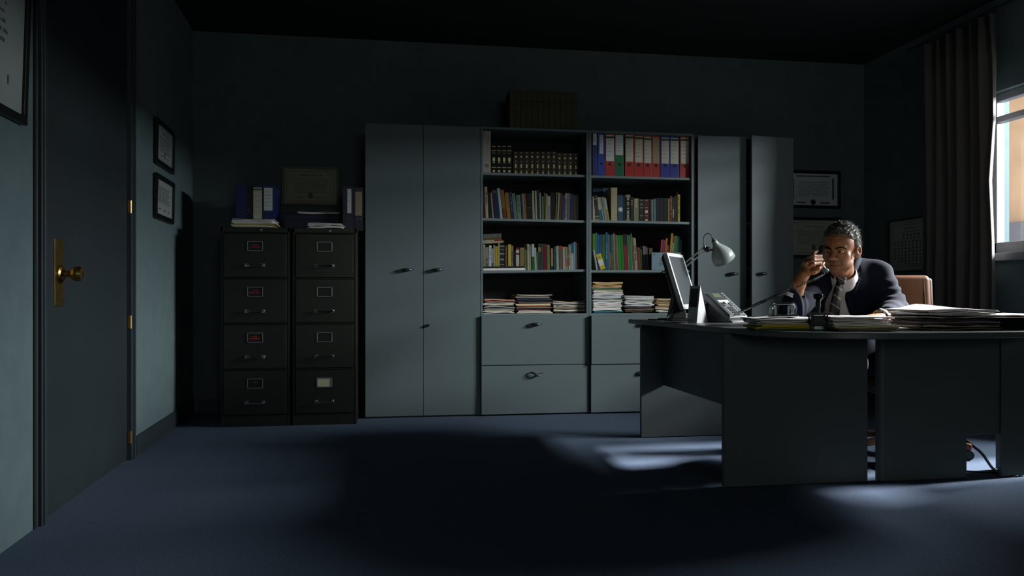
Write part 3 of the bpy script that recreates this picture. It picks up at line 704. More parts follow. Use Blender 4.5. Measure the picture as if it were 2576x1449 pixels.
# ================================================================ lever-arch binders
def binder(label, u0, u1, v0, v1, col, y, group, lab=None, hole=True, depth=.28, zb=None, x_off=0, edge=True):
    p0, p1 = onY(u0, v1, y), onY(u1, v0, y)
    w = p1[0] - p0[0] - .001; z0 = zb(p0[0] + w/2) if zb else p0[2]; h = p1[2] - z0
    t = thing('binder', label, 'binder', (p0[0], y, z0 + .0005), group=group)
    mb = MB(); c = .0025
    mb.box(0, w, 0, c, 0, h); mb.box(0, c, c, depth, 0, h); mb.box(w - c, w, c, depth, 0, h)
    part('cover', mb, M('binder_' + col, col, .42, spec=.5), t, bevel=.001)
    part('papers', MB().box(c + .002, w - c - .002, .02, depth - .01, .004, h - .025), m_paper, t)
    if lab:
        x0, x1, za, zb_, kind = lab
        pl = part('spine_label', MB().box(w*x0, w*x1, -.001, .0005, h*za, h*zb_), {'cream': M('label_cream', 'a8a898', .7), 'white': M('label_white', 'b8bcbc', .7), 'tan': M('label_tan', '8d7f64', .8)}[kind.split('+')[0]], t)
        rnd = random.Random(int(u0))
        if '+g' in kind:
            part('green_band', MB().box(w*x0, w*x1, -.0014, 0, h*(zb_ - .075), h*(zb_ - .03)), M('label_green', '28481c', .7), pl)
        g = MB()
        for r in range(5):
            zz = h * (zb_ - .12 - r * (zb_ - za - .15) / 5)
            glyphs(g, w*(x0 + .08), w*(x1 - rnd.uniform(.1, .3)), zz, .0055, -.0011, rnd)
        part('label_writing', g, M('grey_writing', '6a6e68', .8), pl)['kind'] = 'stuff'
    if hole:
        hz = h * .27
        part('finger_hole', MB().lathe([(.0095, 0), (.0095, .001)], 20, (w*.52, -.0002, hz), (0, -1, 0)), m_black, t)
        ring = MB().tube([(w*.52 + .0105*math.cos(q), -.001, hz + .0105*math.sin(q)) for q in [k*math.pi/10 for k in range(21)]], .0014, 6, cap=False)
        part('metal_ring', ring, m_chrome, t)
    return t
zb = zf(SH_R[0], 2)
GB = 'binders on the top shelf'
binder('blue binder with a pale label at its head, left end of the red binders', 1490.6, 1502.4, 332, 441, '1a2c68', YC + .03, GB, (.1, .9, .70, .97, 'white'), False, zb=zb)
binder('narrow blue binder with a narrow white label', 1503.6, 1521.6, 332, 441, '1f3a8c', YC + .03, GB, (.25, .78, .50, .93, 'white'), True, zb=zb)
binder('red binder between the narrow blue and the green binder', 1522.8, 1546, 332.5, 442, '9a2018', YC + .03, GB, (.08, .95, .34, .93, 'white+g'), True, zb=zb)
binder('green binder on the top shelf', 1546.8, 1569.4, 333, 442.5, '0f5a38', YC + .03, GB, (.08, .92, .48, .93, 'white'), True, zb=zb)
binder('red binder just right of the green binder', 1572, 1594.6, 334, 443.5, '9c2018', YC + .03, GB, (.1, .93, .34, .94, 'cream+g'), True, zb=zb)
binder('second red binder right of the green binder', 1595.2, 1618, 335, 444, '9a1e18', YC + .03, GB, (.12, .95, .33, .93, 'cream+g'), True, zb=zb)
binder('third red binder right of the green binder', 1618.6, 1640, 336, 444.5, '98201a', YC + .03, GB, (.1, .92, .32, .92, 'cream+g'), True, zb=zb)
binder('red binder with a torn tan label', 1640.4, 1660.4, 337, 445, '96220f', YC + .03, GB, (.08, .9, .32, .92, 'tan'), True, zb=zb)
binder('left one of two adjoining blue binders near the right end', 1661.4, 1684.8, 338, 445.5, '1c2a80', YC + .03, GB, (.12, .93, .32, .92, 'cream+g'), True, zb=zb)
binder('right one of two adjoining blue binders near the right end', 1685.4, 1709, 338.5, 446, '1b2878', YC + .03, GB, (.06, .9, .32, .92, 'cream+g'), True, zb=zb)
binder('red binder at the right end of the top shelf', 1710.4, 1734.4, 339.5, 447, '96201a', YC + .03, GB, (.12, .92, .33, .93, 'cream+g'), True, zb=zb)
zl1 = zf(SH_L[0], 1)
wb = binder('white binder with a round black mark at the left end of the encyclopedia shelf', 1215, 1235, 329.5, 433, '8c8880', YC + .03, 'binders on the bookcase shelves', None, False, zb=zl1)
part('round_mark', MB().tube([(.027 + .0125*math.cos(q), -.0006, .052 + .0125*math.sin(q)) for q in [k*math.pi/12 for k in range(25)]], .0014, 5, cap=False).box(.022, .032, -.001, 0, .049, .059), m_ink, wb)
# on the filing cabinets
YT = YF + .16
zt1 = lambda x: ZF + .062
binder('blue binder with a finger hole and no label, on the left filing cabinet', 592, 620, 463, 543, '10184c', YT, 'binders on the filing cabinets', None, True, zb=zt1)
binder('black binder in the dark gap between blue ones, on the left filing cabinet', 620.6, 636, 465, 543, '0c0c0e', YT + .012, 'binders on the filing cabinets', None, True, zb=zt1)
binder('blue binder with a long label and green band, on the left filing cabinet', 636.6, 661, 466, 543, '0f1744', YT, 'binders on the filing cabinets', (.0 + .02, .92, .04, .93, 'cream+g'), False, zb=zt1)
binder('blue binder with a short pale label, on the left filing cabinet', 661.6, 690, 467, 543, '101c54', YT, 'binders on the filing cabinets', (.08, .86, .28, .93, 'white'), False, zb=zt1)
zt2 = lambda x: ZF + .001
binder('dark blue binder with a narrow label, on the right filing cabinet', 862, 890, 470, 568, '0b1030', YF + .2, 'binders on the filing cabinets', (.42, .80, .40, .95, 'white'), True, zb=zt2)
binder('blackish blue binder at the right end of the right filing cabinet', 890.5, 914, 472, 568, '080b1e', YF + .2, 'binders on the filing cabinets', (.15, .85, .35, .9, 'tan'), True, zb=zt2)

# ================================================================ piles of paper
PAL = {'mix': ['c8c4bc','b8b4b0','8d8474','a89c80','6a5a48','c2bfc4','2a2c30','b0a284','7d8088','d0ccc6','44555a','9a8a6c'],
       'white': ['d2cfcb','c6c4c2','b4b6ba','cbc6bc','a8a8a4','bcb4a0','d8d6d2'],
       'dark': ['26211c','3a2a1e','8a8478','1a1c1e','5a4a38','a0988a','2c1a20','b8b4ac','c0b8a8'],
       'manila': ['a8895a','96784a','b89c6c','8a6c44','c4b08a','7a6040','b4a488'],
       'bright': ['e2dfdb','dcd8d6','d6d2d0','c8c4c0','e4e0dc']}
def layer(parent, name, w, d, z0, th, cx, cy, rz, col, rnd, wav=.002, nx=12, ny=5):
    vs = []; fs = []
    p1, p2 = rnd.uniform(0, 6), rnd.uniform(0, 6); k1 = rnd.uniform(4, 9)
    ca, sa = math.cos(rz), math.sin(rz)
    for s in (0, 1):
        for j in range(ny + 1):
            for i in range(nx + 1):
                x = (i / nx - .5) * w; y = (j / ny - .5) * d
                wz = wav * math.sin(k1 * x / w + p1) * math.cos(3 * y / d + p2)
                edge = abs(i / nx - .5) * 2
                wz += wav * .8 * (edge ** 4) * math.sin(p1 * 3)
                vs.append((cx + x*ca - y*sa, cy + x*sa + y*ca, z0 + s*th + wz))
    n = (nx + 1) * (ny + 1)
    for s in (0, 1):
        for j in range(ny):
            for i in range(nx):
                a = s*n + j*(nx+1) + i; q = (a, a+1, a+nx+2, a+nx+1)
                fs.append(q if s else q[::-1])
    for i in range(nx): fs.append((i, i+1, n+i+1, n+i)); a = ny*(nx+1) + i; fs.append((a+1, a, n+a, n+a+1))
    for j in range(ny): a = j*(nx+1); fs.append((a+nx+1, a, n+a, n+a+nx+1)); a += nx; fs.append((a, a+nx+1, n+a+nx+1, n+a))
    mb = MB(); mb.v = vs; mb.f = fs
    return part(name, mb, M('sheet_' + col, col, .75, noise=.04, nscale=30), parent)
def pile(label, cx, cy, z0, w, d, h, n, pal, seed, group, rz=0, wav=.002, jit=.012, cols=None, name='paper_pile', step=0):
    rnd = random.Random(seed)
    t = thing(name, label, 'paper pile', (cx, cy, z0), (0, 0, rz), group)
    ths = [rnd.uniform(.5, 1.6) for _ in range(n)]; s = sum(ths); z = wav * 1.2
    hh = h - wav * 2
    for i in range(n):
        th = ths[i] / s * hh
        c = cols[i] if cols and i < len(cols) and cols[i] else rnd.choice(PAL[pal])
        dark = sum(int(c[k:k+2], 16) for k in (0,2,4)) < 330
        layer(t, 'folder' if dark else 'paper_sheaf', w * rnd.uniform(.9, 1.0) , d * rnd.uniform(.94, 1.0), z, th * .86, rnd.uniform(-jit, jit), rnd.uniform(-jit, jit) * .4 - step * (n - 1 - i), rnd.uniform(-.03, .03), c, rnd, wav)
        z += th
    return t
def shelf_pile(label, u0, u1, vt, vb, n, pal, seed, group, y=YC + .16, z0=None, d=.24, **k):
    yf = y - d / 2
    a, b = onY(u0, vb, yf), onY(u1, vt, yf)
    z = a[2] if z0 is None else z0
    return pile(label, (a[0] + b[0]) / 2, y, z, b[0] - a[0], d, b[2] - z, n, pal, seed, group, **k)
GP = 'piles of papers on the bookcase counters'
shelf_pile('sagging pile of papers with an orange-edged folder on top, left bookcase', 1214.5, 1296, 752, 797.5, 15, 'mix', 11, GP, z0=ZS, wav=.0035, cols=[None]*13 + ['b0563c', 'b49a84'])
shelf_pile('pile of dark folders over a maroon box file, left bookcase', 1298, 1388, 741, 797.5, 15, 'dark', 12, GP, z0=ZS, wav=.002, cols=['b4b0a4', 'c4bca4', '3a1620', '3a1620', 'a49a8a', '4a3a2c', 'b87c50', 'd0c4a8', None, None, '1c2c44', '20242a'])
shelf_pile('low ragged pile of papers at the right end of the left bookcase', 1391, 1474, 757, 797.5, 13, 'mix', 13, GP, z0=ZS, wav=.0035, jit=.006)
shelf_pile('tall pile with manila folders on top, right bookcase', 1491.5, 1567, 709, 797, 24, 'white', 14, GP, z0=ZS, wav=.0025, jit=.008, cols=['20507a', '2c6a66', None, None, None, None, None, None, None, None, '5c6e60', None, None, None, None, None, None, 'b09a78', '2c6a58', 'a88a64', 'b8946a', '9a7a50', 'b89a60', 'c0a070'])
shelf_pile('middle pile with white papers over dark folders, on the bookcase with binders', 1572, 1646, 743, 797, 13, 'white', 15, GP, z0=ZS, wav=.003, cols=['2a241c', '4a3c2c', '6a5438', '1c1c20', '2a2a2e'])
shelf_pile('pile of brown folders behind the monitor stand', 1650, 1722, 750, 797, 13, 'manila', 16, GP, z0=ZS, wav=.003, cols=['b8b4ac', 'c8c4ba', 'a8a498', 'c0bcb0'])
GF = 'papers on the filing cabinets'
a, b = onY(582, 566, YF + .04), onY(690, 546, YF + .04)
pile('pile of white papers under the binders on the left filing cabinet', (a[0]+b[0])/2, YF + .2, ZF, b[0]-a[0], .32, .060, 8, 'white', 17, GF, wav=.002, cols=['8a8878', None, 'a09a40'])
a, b = onY(774, 566, YF + .02), onY(862, 552, YF + .02)
pile('low pile of white papers on the right filing cabinet', (a[0]+b[0])/2 , YF + .12, ZF, b[0]-a[0], .2, .040, 6, 'white', 18, GF, wav=.003)
# dark blue document box under the pale certificate
a, b = onY(714, 566, YF + .26), onY(852, 519, YF + .26)
bx = thing('document_box', 'dark blue flat document box behind the papers on the filing cabinets', 'box', ((a[0]+b[0])/2, YF + .26, ZF + .001))
w = b[0] - a[0]
part('box_body', MB().box(-w/2, w/2, 0, .25, 0, .085), M('blue_card', '0c1028', .6), bx, bevel=.003)
part('box_lid', MB().box(-w/2 - .004, w/2 + .004, -.004, .254, .08, .118), M('blue_card_lid', '0e122e', .6), bx, bevel=.003)
pile('few loose sheets lying on the dark blue document box', (a[0]+b[0])/2 + .05, YF + .37, ZF + .120, .30, .21, .022, 4, 'white', 19, GF, wav=.003)
# grey plaque box behind the monitor
a, b = onY(1638, 679, YC + .03), onY(1711, 636, YC + .03)
zq = zf(SH_R[2], 2)((a[0] + b[0]) / 2)
pb = thing('card_folder', 'grey-blue card box with small print standing behind the monitor', 'box', (a[0], YC + .02, zq + .001))
w, h = b[0] - a[0], b[2] - zq
part('box', MB().box(0, w, 0, .018, 0, h), M('grey_blue_card', '5f7680', .6, noise=.05, nscale=40), pb, bevel=.002)
g = MB(); rnd = random.Random(2)
for r in range(5): glyphs(g, w*.28, w*rnd.uniform(.62, .8), h*(.62 - r*.09), .006, -.0002, rnd)
glyphs(g, w*.08, w*.16, h*.86, .007, -.0002, rnd)
part('small_print', g, m_ink, pb)['kind'] = 'stuff'
# ================================================================ desk
ZD = .728; TD = .026
desk = thing('office_desk', 'large grey L-shaped office desk with a bowed front', 'desk', (2.0, 3.25, 0))
ctrl = [(1.443,4.60),(1.462,4.30),(1.485,3.95),(1.492,3.60),(1.500,3.28),(1.525,3.08),(1.585,2.92),(1.70,2.81),(1.88,2.75),(2.10,2.735),(2.35,2.75),(2.62,2.80),(2.85,2.88),(3.03,2.98)]
def catmull(P, k=6):
    out = []
    for i in range(len(P) - 1):
        p0, p1, p2, p3 = P[max(i-1,0)], P[i], P[i+1], P[min(i+2,len(P)-1)]
        for j in range(k):
            t = j / k
            out.append(tuple(.5*((2*p1[c]) + (-p0[c]+p2[c])*t + (2*p0[c]-5*p1[c]+4*p2[c]-p3[c])*t*t + (-p0[c]+3*p1[c]-3*p2[c]+p3[c])*t**3) for c in range(len(p1))))
    out.append(tuple(P[-1])); return out
edge = catmull(ctrl, 14)
poly = edge + [(3.03,3.42),(2.42,3.42),(2.25,3.46),(2.17,3.60),(2.16,3.80),(2.16,4.62)]
poly = [(x - 2.0, y - 3.25) for x, y in poly]
part('desktop', MB().prism(poly, ZD - TD, ZD), m_desk, desk, bevel=.004)
def dbox(name, x0, x1, y0, y1, z0, z1, mat=m_desk_panel, bevel=.002):
    return part(name, MB().box(x0 - 2, x1 - 2, y0 - 3.25, y1 - 3.25, z0, z1), mat, desk, bevel=bevel)
dbox('end_panel', 1.488, 2.14, 4.476, 4.504, .004, ZD - TD)
dbox('front_panel', 1.474, 2.187, 3.255, 3.283, .004, ZD - TD)
dbox('modesty_panel', 1.625, 1.643, 3.283, 4.476, .325, ZD - TD)
# rounded leg panel
pp = [(2.246, 3.285)] + [(2.246 + .026 - .026*math.cos(a), 3.272 - .022*math.sin(a)) for a in [i*math.pi/12 for i in range(0, 7)]] + [(2.70, 3.25), (2.70, 3.278), (2.27, 3.285)]
part('leg_panel', MB().prism([(x-2, y-3.25) for x, y in pp], .004, ZD - TD), m_desk_panel, desk, smooth=False)
dbox('rear_modesty_panel', 2.70, 2.96, 3.262, 3.280, .205, ZD - TD)
dbox('right_leg_panel', 2.885, 3.015, 3.245, 3.262, .004, .70)
dbox('side_panel', 2.987, 3.015, 3.262, 3.40, .004, ZD - TD)

# ================================================================ monitor
base = np.array([1.72, 4.40, ZD])
mon = thing('computer_monitor', 'small flat computer monitor with a silver bezel, seen from the side on the desk', 'monitor', tuple(base))
def wl(p, o=base): return Vector(np.array(p) - o)
NL, FL = at(1678, 636, 4.42), at(1718.5, 642, 4.72)
BL = at(1719, 778, 4.36)
ex = Vector(FL - NL); ez = Vector(NL - BL)
W_, H_ = ex.length, ez.length
ex.normalize(); ez = (ez - ex * ez.dot(ex)).normalized(); ny = ez.cross(ex)      # ny: towards the back
if ny.x > 0: ny = -ny
O = Vector(BL) - Vector(base)
Mx = Matrix(((ex.x, -ny.x, ez.x, O.x), (ex.y, -ny.y, ez.y, O.y), (ex.z, -ny.z, ez.z, O.z), (0,0,0,1)))
# local: x along the screen (near to far), y towards the viewer of the screen, z up along it
b = MB(); bw = .021
b.box(0, W_, -.02, .004, 0, .028); b.box(0, W_, -.02, .004, H_ - bw, H_); b.box(0, bw, -.02, .004, .028, H_ - bw); b.box(W_ - bw, W_, -.02, .004, .028, H_ - bw)
part('bezel', b.xf(Mx), m_silver, mon, bevel=.002)
part('screen', MB().box(bw, W_ - bw, -.012, -.001, .028, H_ - bw).xf(Mx), M('grey_screen', '262b2f', .4, spec=.35), mon)
b = MB()
prof = [(-.02, .0, H_), (-.045, .02, H_ - .03), (-.06, .05, H_ - .09), (-.05, .09, .07), (-.02, .0, .0)]
b.hexa([(.0, -.02, 0), (W_, -.02, 0), (W_, -.038, .02), (.0, -.038, .02)], [(0, -.02, H_), (W_, -.02, H_), (W_, -.038, H_ - .02), (0, -.038, H_ - .02)])
b.hexa([(.04, -.036, .07), (W_ - .04, -.036, .07), (W_ - .07, -.062, .1), (.07, -.062, .1)], [(.04, -.036, H_ - .04), (W_ - .04, -.036, H_ - .04), (W_ - .07, -.062, H_ - .09), (.07, -.062, H_ - .09)])
part('back_shell', b.xf(Mx), m_black, mon, bevel=.004)
mid = Mx @ Vector((W_/2, -.05, .06))
st = MB().hexa([(mid.x - .07, mid.y - .05, .012), (mid.x + .02, mid.y - .05, .012), (mid.x + .02, mid.y + .05, .012), (mid.x - .07, mid.y + .05, .012)],
    [(mid.x - .03, mid.y - .035, mid.z + .1), (mid.x + .0, mid.y - .035, mid.z + .1), (mid.x + .0, mid.y + .035, mid.z + .1), (mid.x - .03, mid.y + .035, mid.z + .1)])
part('stand_neck', st, m_black, mon, bevel=.003)
part('stand_foot', MB().box(mid.x - .10, mid.x + .10, mid.y - .12, mid.y + .12, 0, .012), m_black, mon, bevel=.004)
cb = MB(); bk = mid + Vector((-.03, -.02, .03))
cb.tube(catmull([tuple(bk), (bk.x - .06, bk.y - .05, .045), (bk.x - .10, bk.y - .08, .012), (bk.x - .13, bk.y - .02, .006), (bk.x - .16, bk.y + .05, .006)], 5), .004, 7)
p = Mx @ Vector((.12, -.06, .22))
cb.tube(catmull([tuple(p), (p.x - .03, p.y - .02, p.z + .03), (p.x - .055, p.y - .02, p.z + .02), (p.x - .04, p.y, p.z - .03), (p.x + .01, p.y + .03, p.z - .07)], 5), .003, 7)
part('cable', cb, m_black, mon, smooth=True)

# ================================================================ desk calendar (tent)
p0, p1, p2 = onZ(1729, 811.8, ZD), onZ(1752.5, 813, ZD), onZ(1781, 811, ZD)
cal = thing('desk_calendar', 'tall white tent desk calendar with a photograph on its printed face', 'calendar', tuple(p1))
A = Vector((0, 0, 0)); B = Vector(p0 - p1); Cc = Vector(p2 - p1); D_ = B + Cc
top1 = Vector(at(1762, 719, 4.15) - p1); top0 = Vector(at(1736, 719, 4.23) - p1)
def sheet(mb, a, b, c, d, th):
    n = (b - a).cross(d - a).normalized() * th
    mb.hexa([a, b, c, d], [a + n, b + n, c + n, d + n])
m_card = M('white_card', 'c4c6c4', .6)
mb = MB(); sheet(mb, A, B, top0, top1, .0015); part('printed_face', mb, m_card, cal)
mb = MB(); sheet(mb, Cc, top1, top0, D_, .0015); part('back_face', mb, m_card, cal)
mb = MB(); sheet(mb, A, Cc, Cc*.98 + top1*.02, A*.98 + top1*.02, .001); mb.add([A, Cc, top1, A + Vector((0,.002,0)), Cc + Vector((0,.002,0)), top1 + Vector((0,.002,0))], [(0,1,2),(5,4,3),(0,3,4,1),(1,4,5,2),(2,5,3,0)])
part('end_face', mb, m_card, cal)
def onface(s, t, off=.0022):      # s 0..1 from near to far edge, t 0..1 up
    q = A.lerp(top1, t).lerp(B.lerp(top0, t), s); n = (B - A).cross(top1 - A).normalized()
    if n.x > 0: n = -n
    return q + n * off
mb = MB().quad(onface(.12, .42), onface(.12, .92), onface(.88, .92), onface(.88, .42))
part('photograph', mb, M('mountain_photo', '4c5a58', .5, noise=.6, nscale=55, col2='1c241c'), cal)
mb = MB()
for i in range(4):
    for j in range(3): mb.quad(onface(.2 + .2*j, .31 - .07*i), onface(.2 + .2*j, .325 - .07*i), onface(.26 + .2*j, .325 - .07*i), onface(.26 + .2*j, .31 - .07*i))
mb.quad(onface(.25, .06), onface(.25, .085), onface(.7, .085), onface(.7, .06)); mb.quad(onface(.78, .05), onface(.78, .09), onface(.88, .09), onface(.88, .05))
part('printing', mb, M('pale_print', '7a8288', .7), cal)['kind'] = 'stuff'

# ================================================================ pen cup and pens
pc = onZ(1780, 811, ZD) + np.array([.02, .10, 0])
cup = thing('pen_cup', 'black wire mesh pen cup beside the calendar', 'pen cup', tuple(pc))
mb = MB(); R_ = .034; Hc = .098
for k in range(24):
    a = 2*math.pi*k/24
    mb.tube([(R_*math.cos(a), R_*math.sin(a), .002), (R_*math.cos(a), R_*math.sin(a), Hc)], .0011, 4)
for k in range(11):
    z = .004 + k * Hc / 11
    mb.tube([(R_*math.cos(2*math.pi*j/20), R_*math.sin(2*math.pi*j/20), z) for j in range(21)], .0011, 4, cap=False)
part('mesh_wall', mb, m_black, cup)
mb = MB().tube([(R_*math.cos(2*math.pi*j/24), R_*math.sin(2*math.pi*j/24), Hc) for j in range(25)], .0028, 6, cap=False)
part('rim', mb, m_black, cup)
part('bottom', MB().lathe([(R_, 0), (R_, .003)], 20), m_black, cup)
for i, (dx, dy, lx, ly, L_, col, nm) in enumerate(((-.014,.0,-.028,.006,.150,'1f8a4a','green ballpoint pen'),(-.008,.012,-.016,.016,.148,'c8c4b8','white ballpoint pen'),(.0,-.012,.004,-.02,.150,'6a3a20','brown pencil'),(.008,.008,.014,.012,.155,'1f2c9a','blue ballpoint pen'),(.012,-.006,.034,-.01,.158,'2430a8','slanted blue ballpoint pen'),(.016,.004,.026,.004,.142,'101438','dark navy pen'))):
    o0 = Vector(pc) + Vector((dx*.6, dy*.6, .006)); tip = Vector((lx - dx*.6, ly - dy*.6, L_))
    pn = thing('pen', nm + ' standing in the mesh pen cup', 'pen', tuple(o0), group='pens in the mesh cup')
    part('barrel', MB().tube([(0,0,0), tuple(tip*.08), tuple(tip*.86)], [.0012,.004,.004], 8), M('pen_' + col, col, .35), pn)
    part('cap', MB().tube([tuple(tip*.84), tuple(tip)], [.0046,.0042], 8).box(tip.x*.9 + .004, tip.x*.9 + .0055, tip.y*.9 - .001, tip.y*.9 + .001, tip.z*.78, tip.z*.98), M('pencap_' + col, col, .35), pn)

# ================================================================ desk phone
PHI = math.radians(35); AL = math.radians(40)
Wd = Vector((math.cos(PHI), math.sin(PHI), 0)); Dd = Vector((math.sin(PHI), -math.cos(PHI), 0))
Ud = (-Dd * math.cos(AL) + Vector((0, 0, 1)) * math.sin(AL)).normalized(); Nd = Wd.cross(Ud)
if Nd.dot(Dd) < 0: Nd = -Nd
PW, PL = .195, .215
brp = Vector(at(1882, 797, 4.27)); pbase = brp - Wd * PW / 2; pbase.z = ZD
ph = thing('desk_phone', 'grey office desk phone with a coiled cord, facing the man', 'phone', tuple(pbase))
pz = brp.z - ZD
def onp(s, t, o=.001):       # s 0 left..1 right, t 0 bottom..1 top
    return Wd * (s - .5) * PW + Ud * (t * PL) + Nd * o + Vector((0, 0, pz))
mb = MB().hexa([onp(0,0,-.028), onp(1,0,-.028), onp(1,1,-.028), onp(0,1,-.028)], [onp(0,0,0), onp(1,0,0), onp(1,1,0), onp(0,1,0)])
part('body', mb, M('phone_grey', '4e5355', .45), ph, bevel=.005)
b0 = [Wd*x + Dd*y for x, y in ((-.07,.0),(.07,.0),(.07,-.17),(-.07,-.17))]
b1 = [onp(.2,.15,-.02), onp(.8,.15,-.02), onp(.8,.9,-.02), onp(.2,.9,-.02)]
part('foot_stand', MB().hexa([p + Vector((0,0,.001)) for p in b0], b1), m_dgrey, ph, bevel=.003)
def slab(mb, s0, s1, t0, t1, o0=-.002, o1=.002):
    mb.hexa([onp(s0,t0,o0), onp(s1,t0,o0), onp(s1,t1,o0), onp(s0,t1,o0)], [onp(s0,t0,o1), onp(s1,t0,o1), onp(s1,t1,o1), onp(s0,t1,o1)])
    return mb
part('display_panel', slab(MB(), .22, .84, .70, .97), m_dgrey, ph)
part('display', slab(MB(), .30, .70, .79, .94, -.001, .0028), M('lcd_green', '59664a', .3), ph)
part('silver_band', slab(MB(), .26, .82, .60, .68), m_silver, ph)
part('navigation_key', MB().lathe([(.011,0),(.011,.006),(.008,.007)], 16, tuple(onp(.54,.56)), tuple(Nd)), m_silver, ph)
m_key = M('phone_key', '25282a', .4)
for j in range(4):
    for i in range(3): part('key', slab(MB(), .40 + .11*i, .47 + .11*i, .08 + .085*j, .135 + .085*j, -.001, .004), m_key, ph)
for i in range(2):
    for j in range(2): part('key', slab(MB(), .30 + .38*i, .38 + .38*i, .43 + .07*j, .475 + .07*j, -.001, .004), m_key, ph)
part('key_strip', slab(MB(), .87, .985, .03, .97, -.001, .002), M('phone_strip', '787d7f', .45), ph)
for j in range(12): part('line_key', slab(MB(), .895, .94, .05 + .075*j, .10 + .075*j, -.001, .0034), m_black, ph)
part('handset_cradle', slab(MB(), .02, .18, .04, .94, -.004, .007), m_dgrey, ph, bevel=.004)

# ================================================================ keyboard
kb = thing('keyboard', 'black computer keyboard lying in front of the phone', 'keyboard', (2.03, 4.03, ZD), (0, 0, math.radians(-30)))
part('case', MB().hexa([(-.19,-.07,.002),(.19,-.07,.002),(.19,.07,.002),(-.19,.07,.002)], [(-.188,-.068,.012),(.188,-.068,.012),(.188,.068,.024),(-.188,.068,.024)]), m_black, kb, bevel=.002)
for r in range(5):
    for c in range(15):
        zz = .013 + .012*(r + .5)/5
        part('key', MB().box(-.182 + c*.0243, -.182 + c*.0243 + .021, -.062 + r*.025, -.062 + r*.025 + .021, zz - .002, zz + .006), m_dgrey, kb)
mb = MB().tube(catmull([(-.1, .07, .006), (-.16, .12, .004), (-.19, .11, .004), (-.25, .14, .004)], 5), .0025, 6)
part('cable', mb, m_black, kb)

# ================================================================ desk lamp
lt = 4.70
def lp(u, v, t=lt): return at(u, v, t)
lb = onZ(1690, 802, ZD); lbase = np.array([1.80, 4.595, ZD])
lamp = thing('desk_lamp', 'silver articulated desk lamp with a bell shade, behind the monitor', 'lamp', tuple(lbase))
def ll(p): return tuple(np.array(p) - lbase)
cl = MB().box(-.022, .022, -.03, .038, 0, .008).box(-.022, .022, .030, .038, -.06, .004).box(-.022, .022, -.01, .038, -.068, -.06).tube([(0, .005, -.062), (0, .005, -.028)], .006, 10)
part('clamp', cl, m_silver, lamp, bevel=.001)
part('post', MB().lathe([(.016, .008), (.012, .014), (.010, .05)], 18), m_silver, lamp)
elbow = ll(lp(1706, 681, 4.76)); joint = ll(lp(1772, 627, 4.66))
d = Vector(joint) - Vector(elbow); s = Vector((0,0,1)).cross(d).normalized(); upv = d.cross(s).normalized()
lo = MB(); hi = MB()
for o in (-.011, .011):
    lo.tube([(0, 0, .05), tuple(Vector(elbow) + upv*o)], .005, 8)
    hi.tube([tuple(Vector(elbow) + upv*o), tuple(Vector(joint) + upv*o)], .0055, 8)
part('lower_arm', lo, m_silver, lamp); part('upper_arm', hi, m_silver, lamp)
part('elbow_joint', MB().tube([tuple(Vector(elbow) - s*.016), tuple(Vector(elbow) + s*.016)], .02, 12), m_black, lamp)
part('spring', MB().tube([tuple(Vector(elbow).lerp(Vector(joint), q)) for q in (.12, .45)], .004, 8), m_dgrey, lamp)
j2 = Vector(ll(lp(1779, 627, 4.66)))
part('head_joint', MB().tube([tuple(j2 - s*.014), tuple(j2 + s*.014)], .018, 12).tube([tuple(j2 + Vector((-.02,0,.012))), tuple(j2), ll(lp(1794, 629, 4.66))], [.014,.008,.006], 8), m_black, lamp)
n0, r0 = Vector(ll(lp(1795.5, 604.5, 4.66))), Vector(ll(lp(1822.5, 654, 4.705)))
ax = (r0 - n0); Ls = ax.length; ax.normalize()
prof = [(.0155, 0), (.0165, .012), (.019, .024), (.024, .036), (.034, .052), (.049, .074), (.061, .096), (.068, .114), (.0705, Ls)]
mb = MB().lathe(prof + [(.0685, Ls), (.066, .112), (.059, .094), (.047, .072), (.032, .051), (.02, .034), (.014, .02)], 40, tuple(n0), tuple(ax))
part('shade', mb, M('lamp_silver', '7d8682', .36, .1), lamp, smooth=True)
part('bulb', MB().lathe([(.008,.02),(.012,.05),(.026,.078),(.026,.09),(.014,.105),(0,.108)], 20, tuple(n0), tuple(ax), cap=False), M('bulb_glass', 'c8c8c0', .3), lamp, smooth=True)
wire = [ll(lp(1771, 622)), ll(lp(1769.5, 606)), ll(lp(1771.5, 594)), ll(lp(1778, 588)), ll(lp(1786, 588.5)), ll(lp(1790.5, 594)), ll(lp(1794, 603))]
part('wire', MB().tube(catmull(wire, 5), .0028, 7), m_black, lamp, smooth=True)
part('wire_sleeve', MB().tube([ll(lp(1791, 597)), ll(lp(1795, 605))], [.0045, .0075], 10), m_black, lamp)

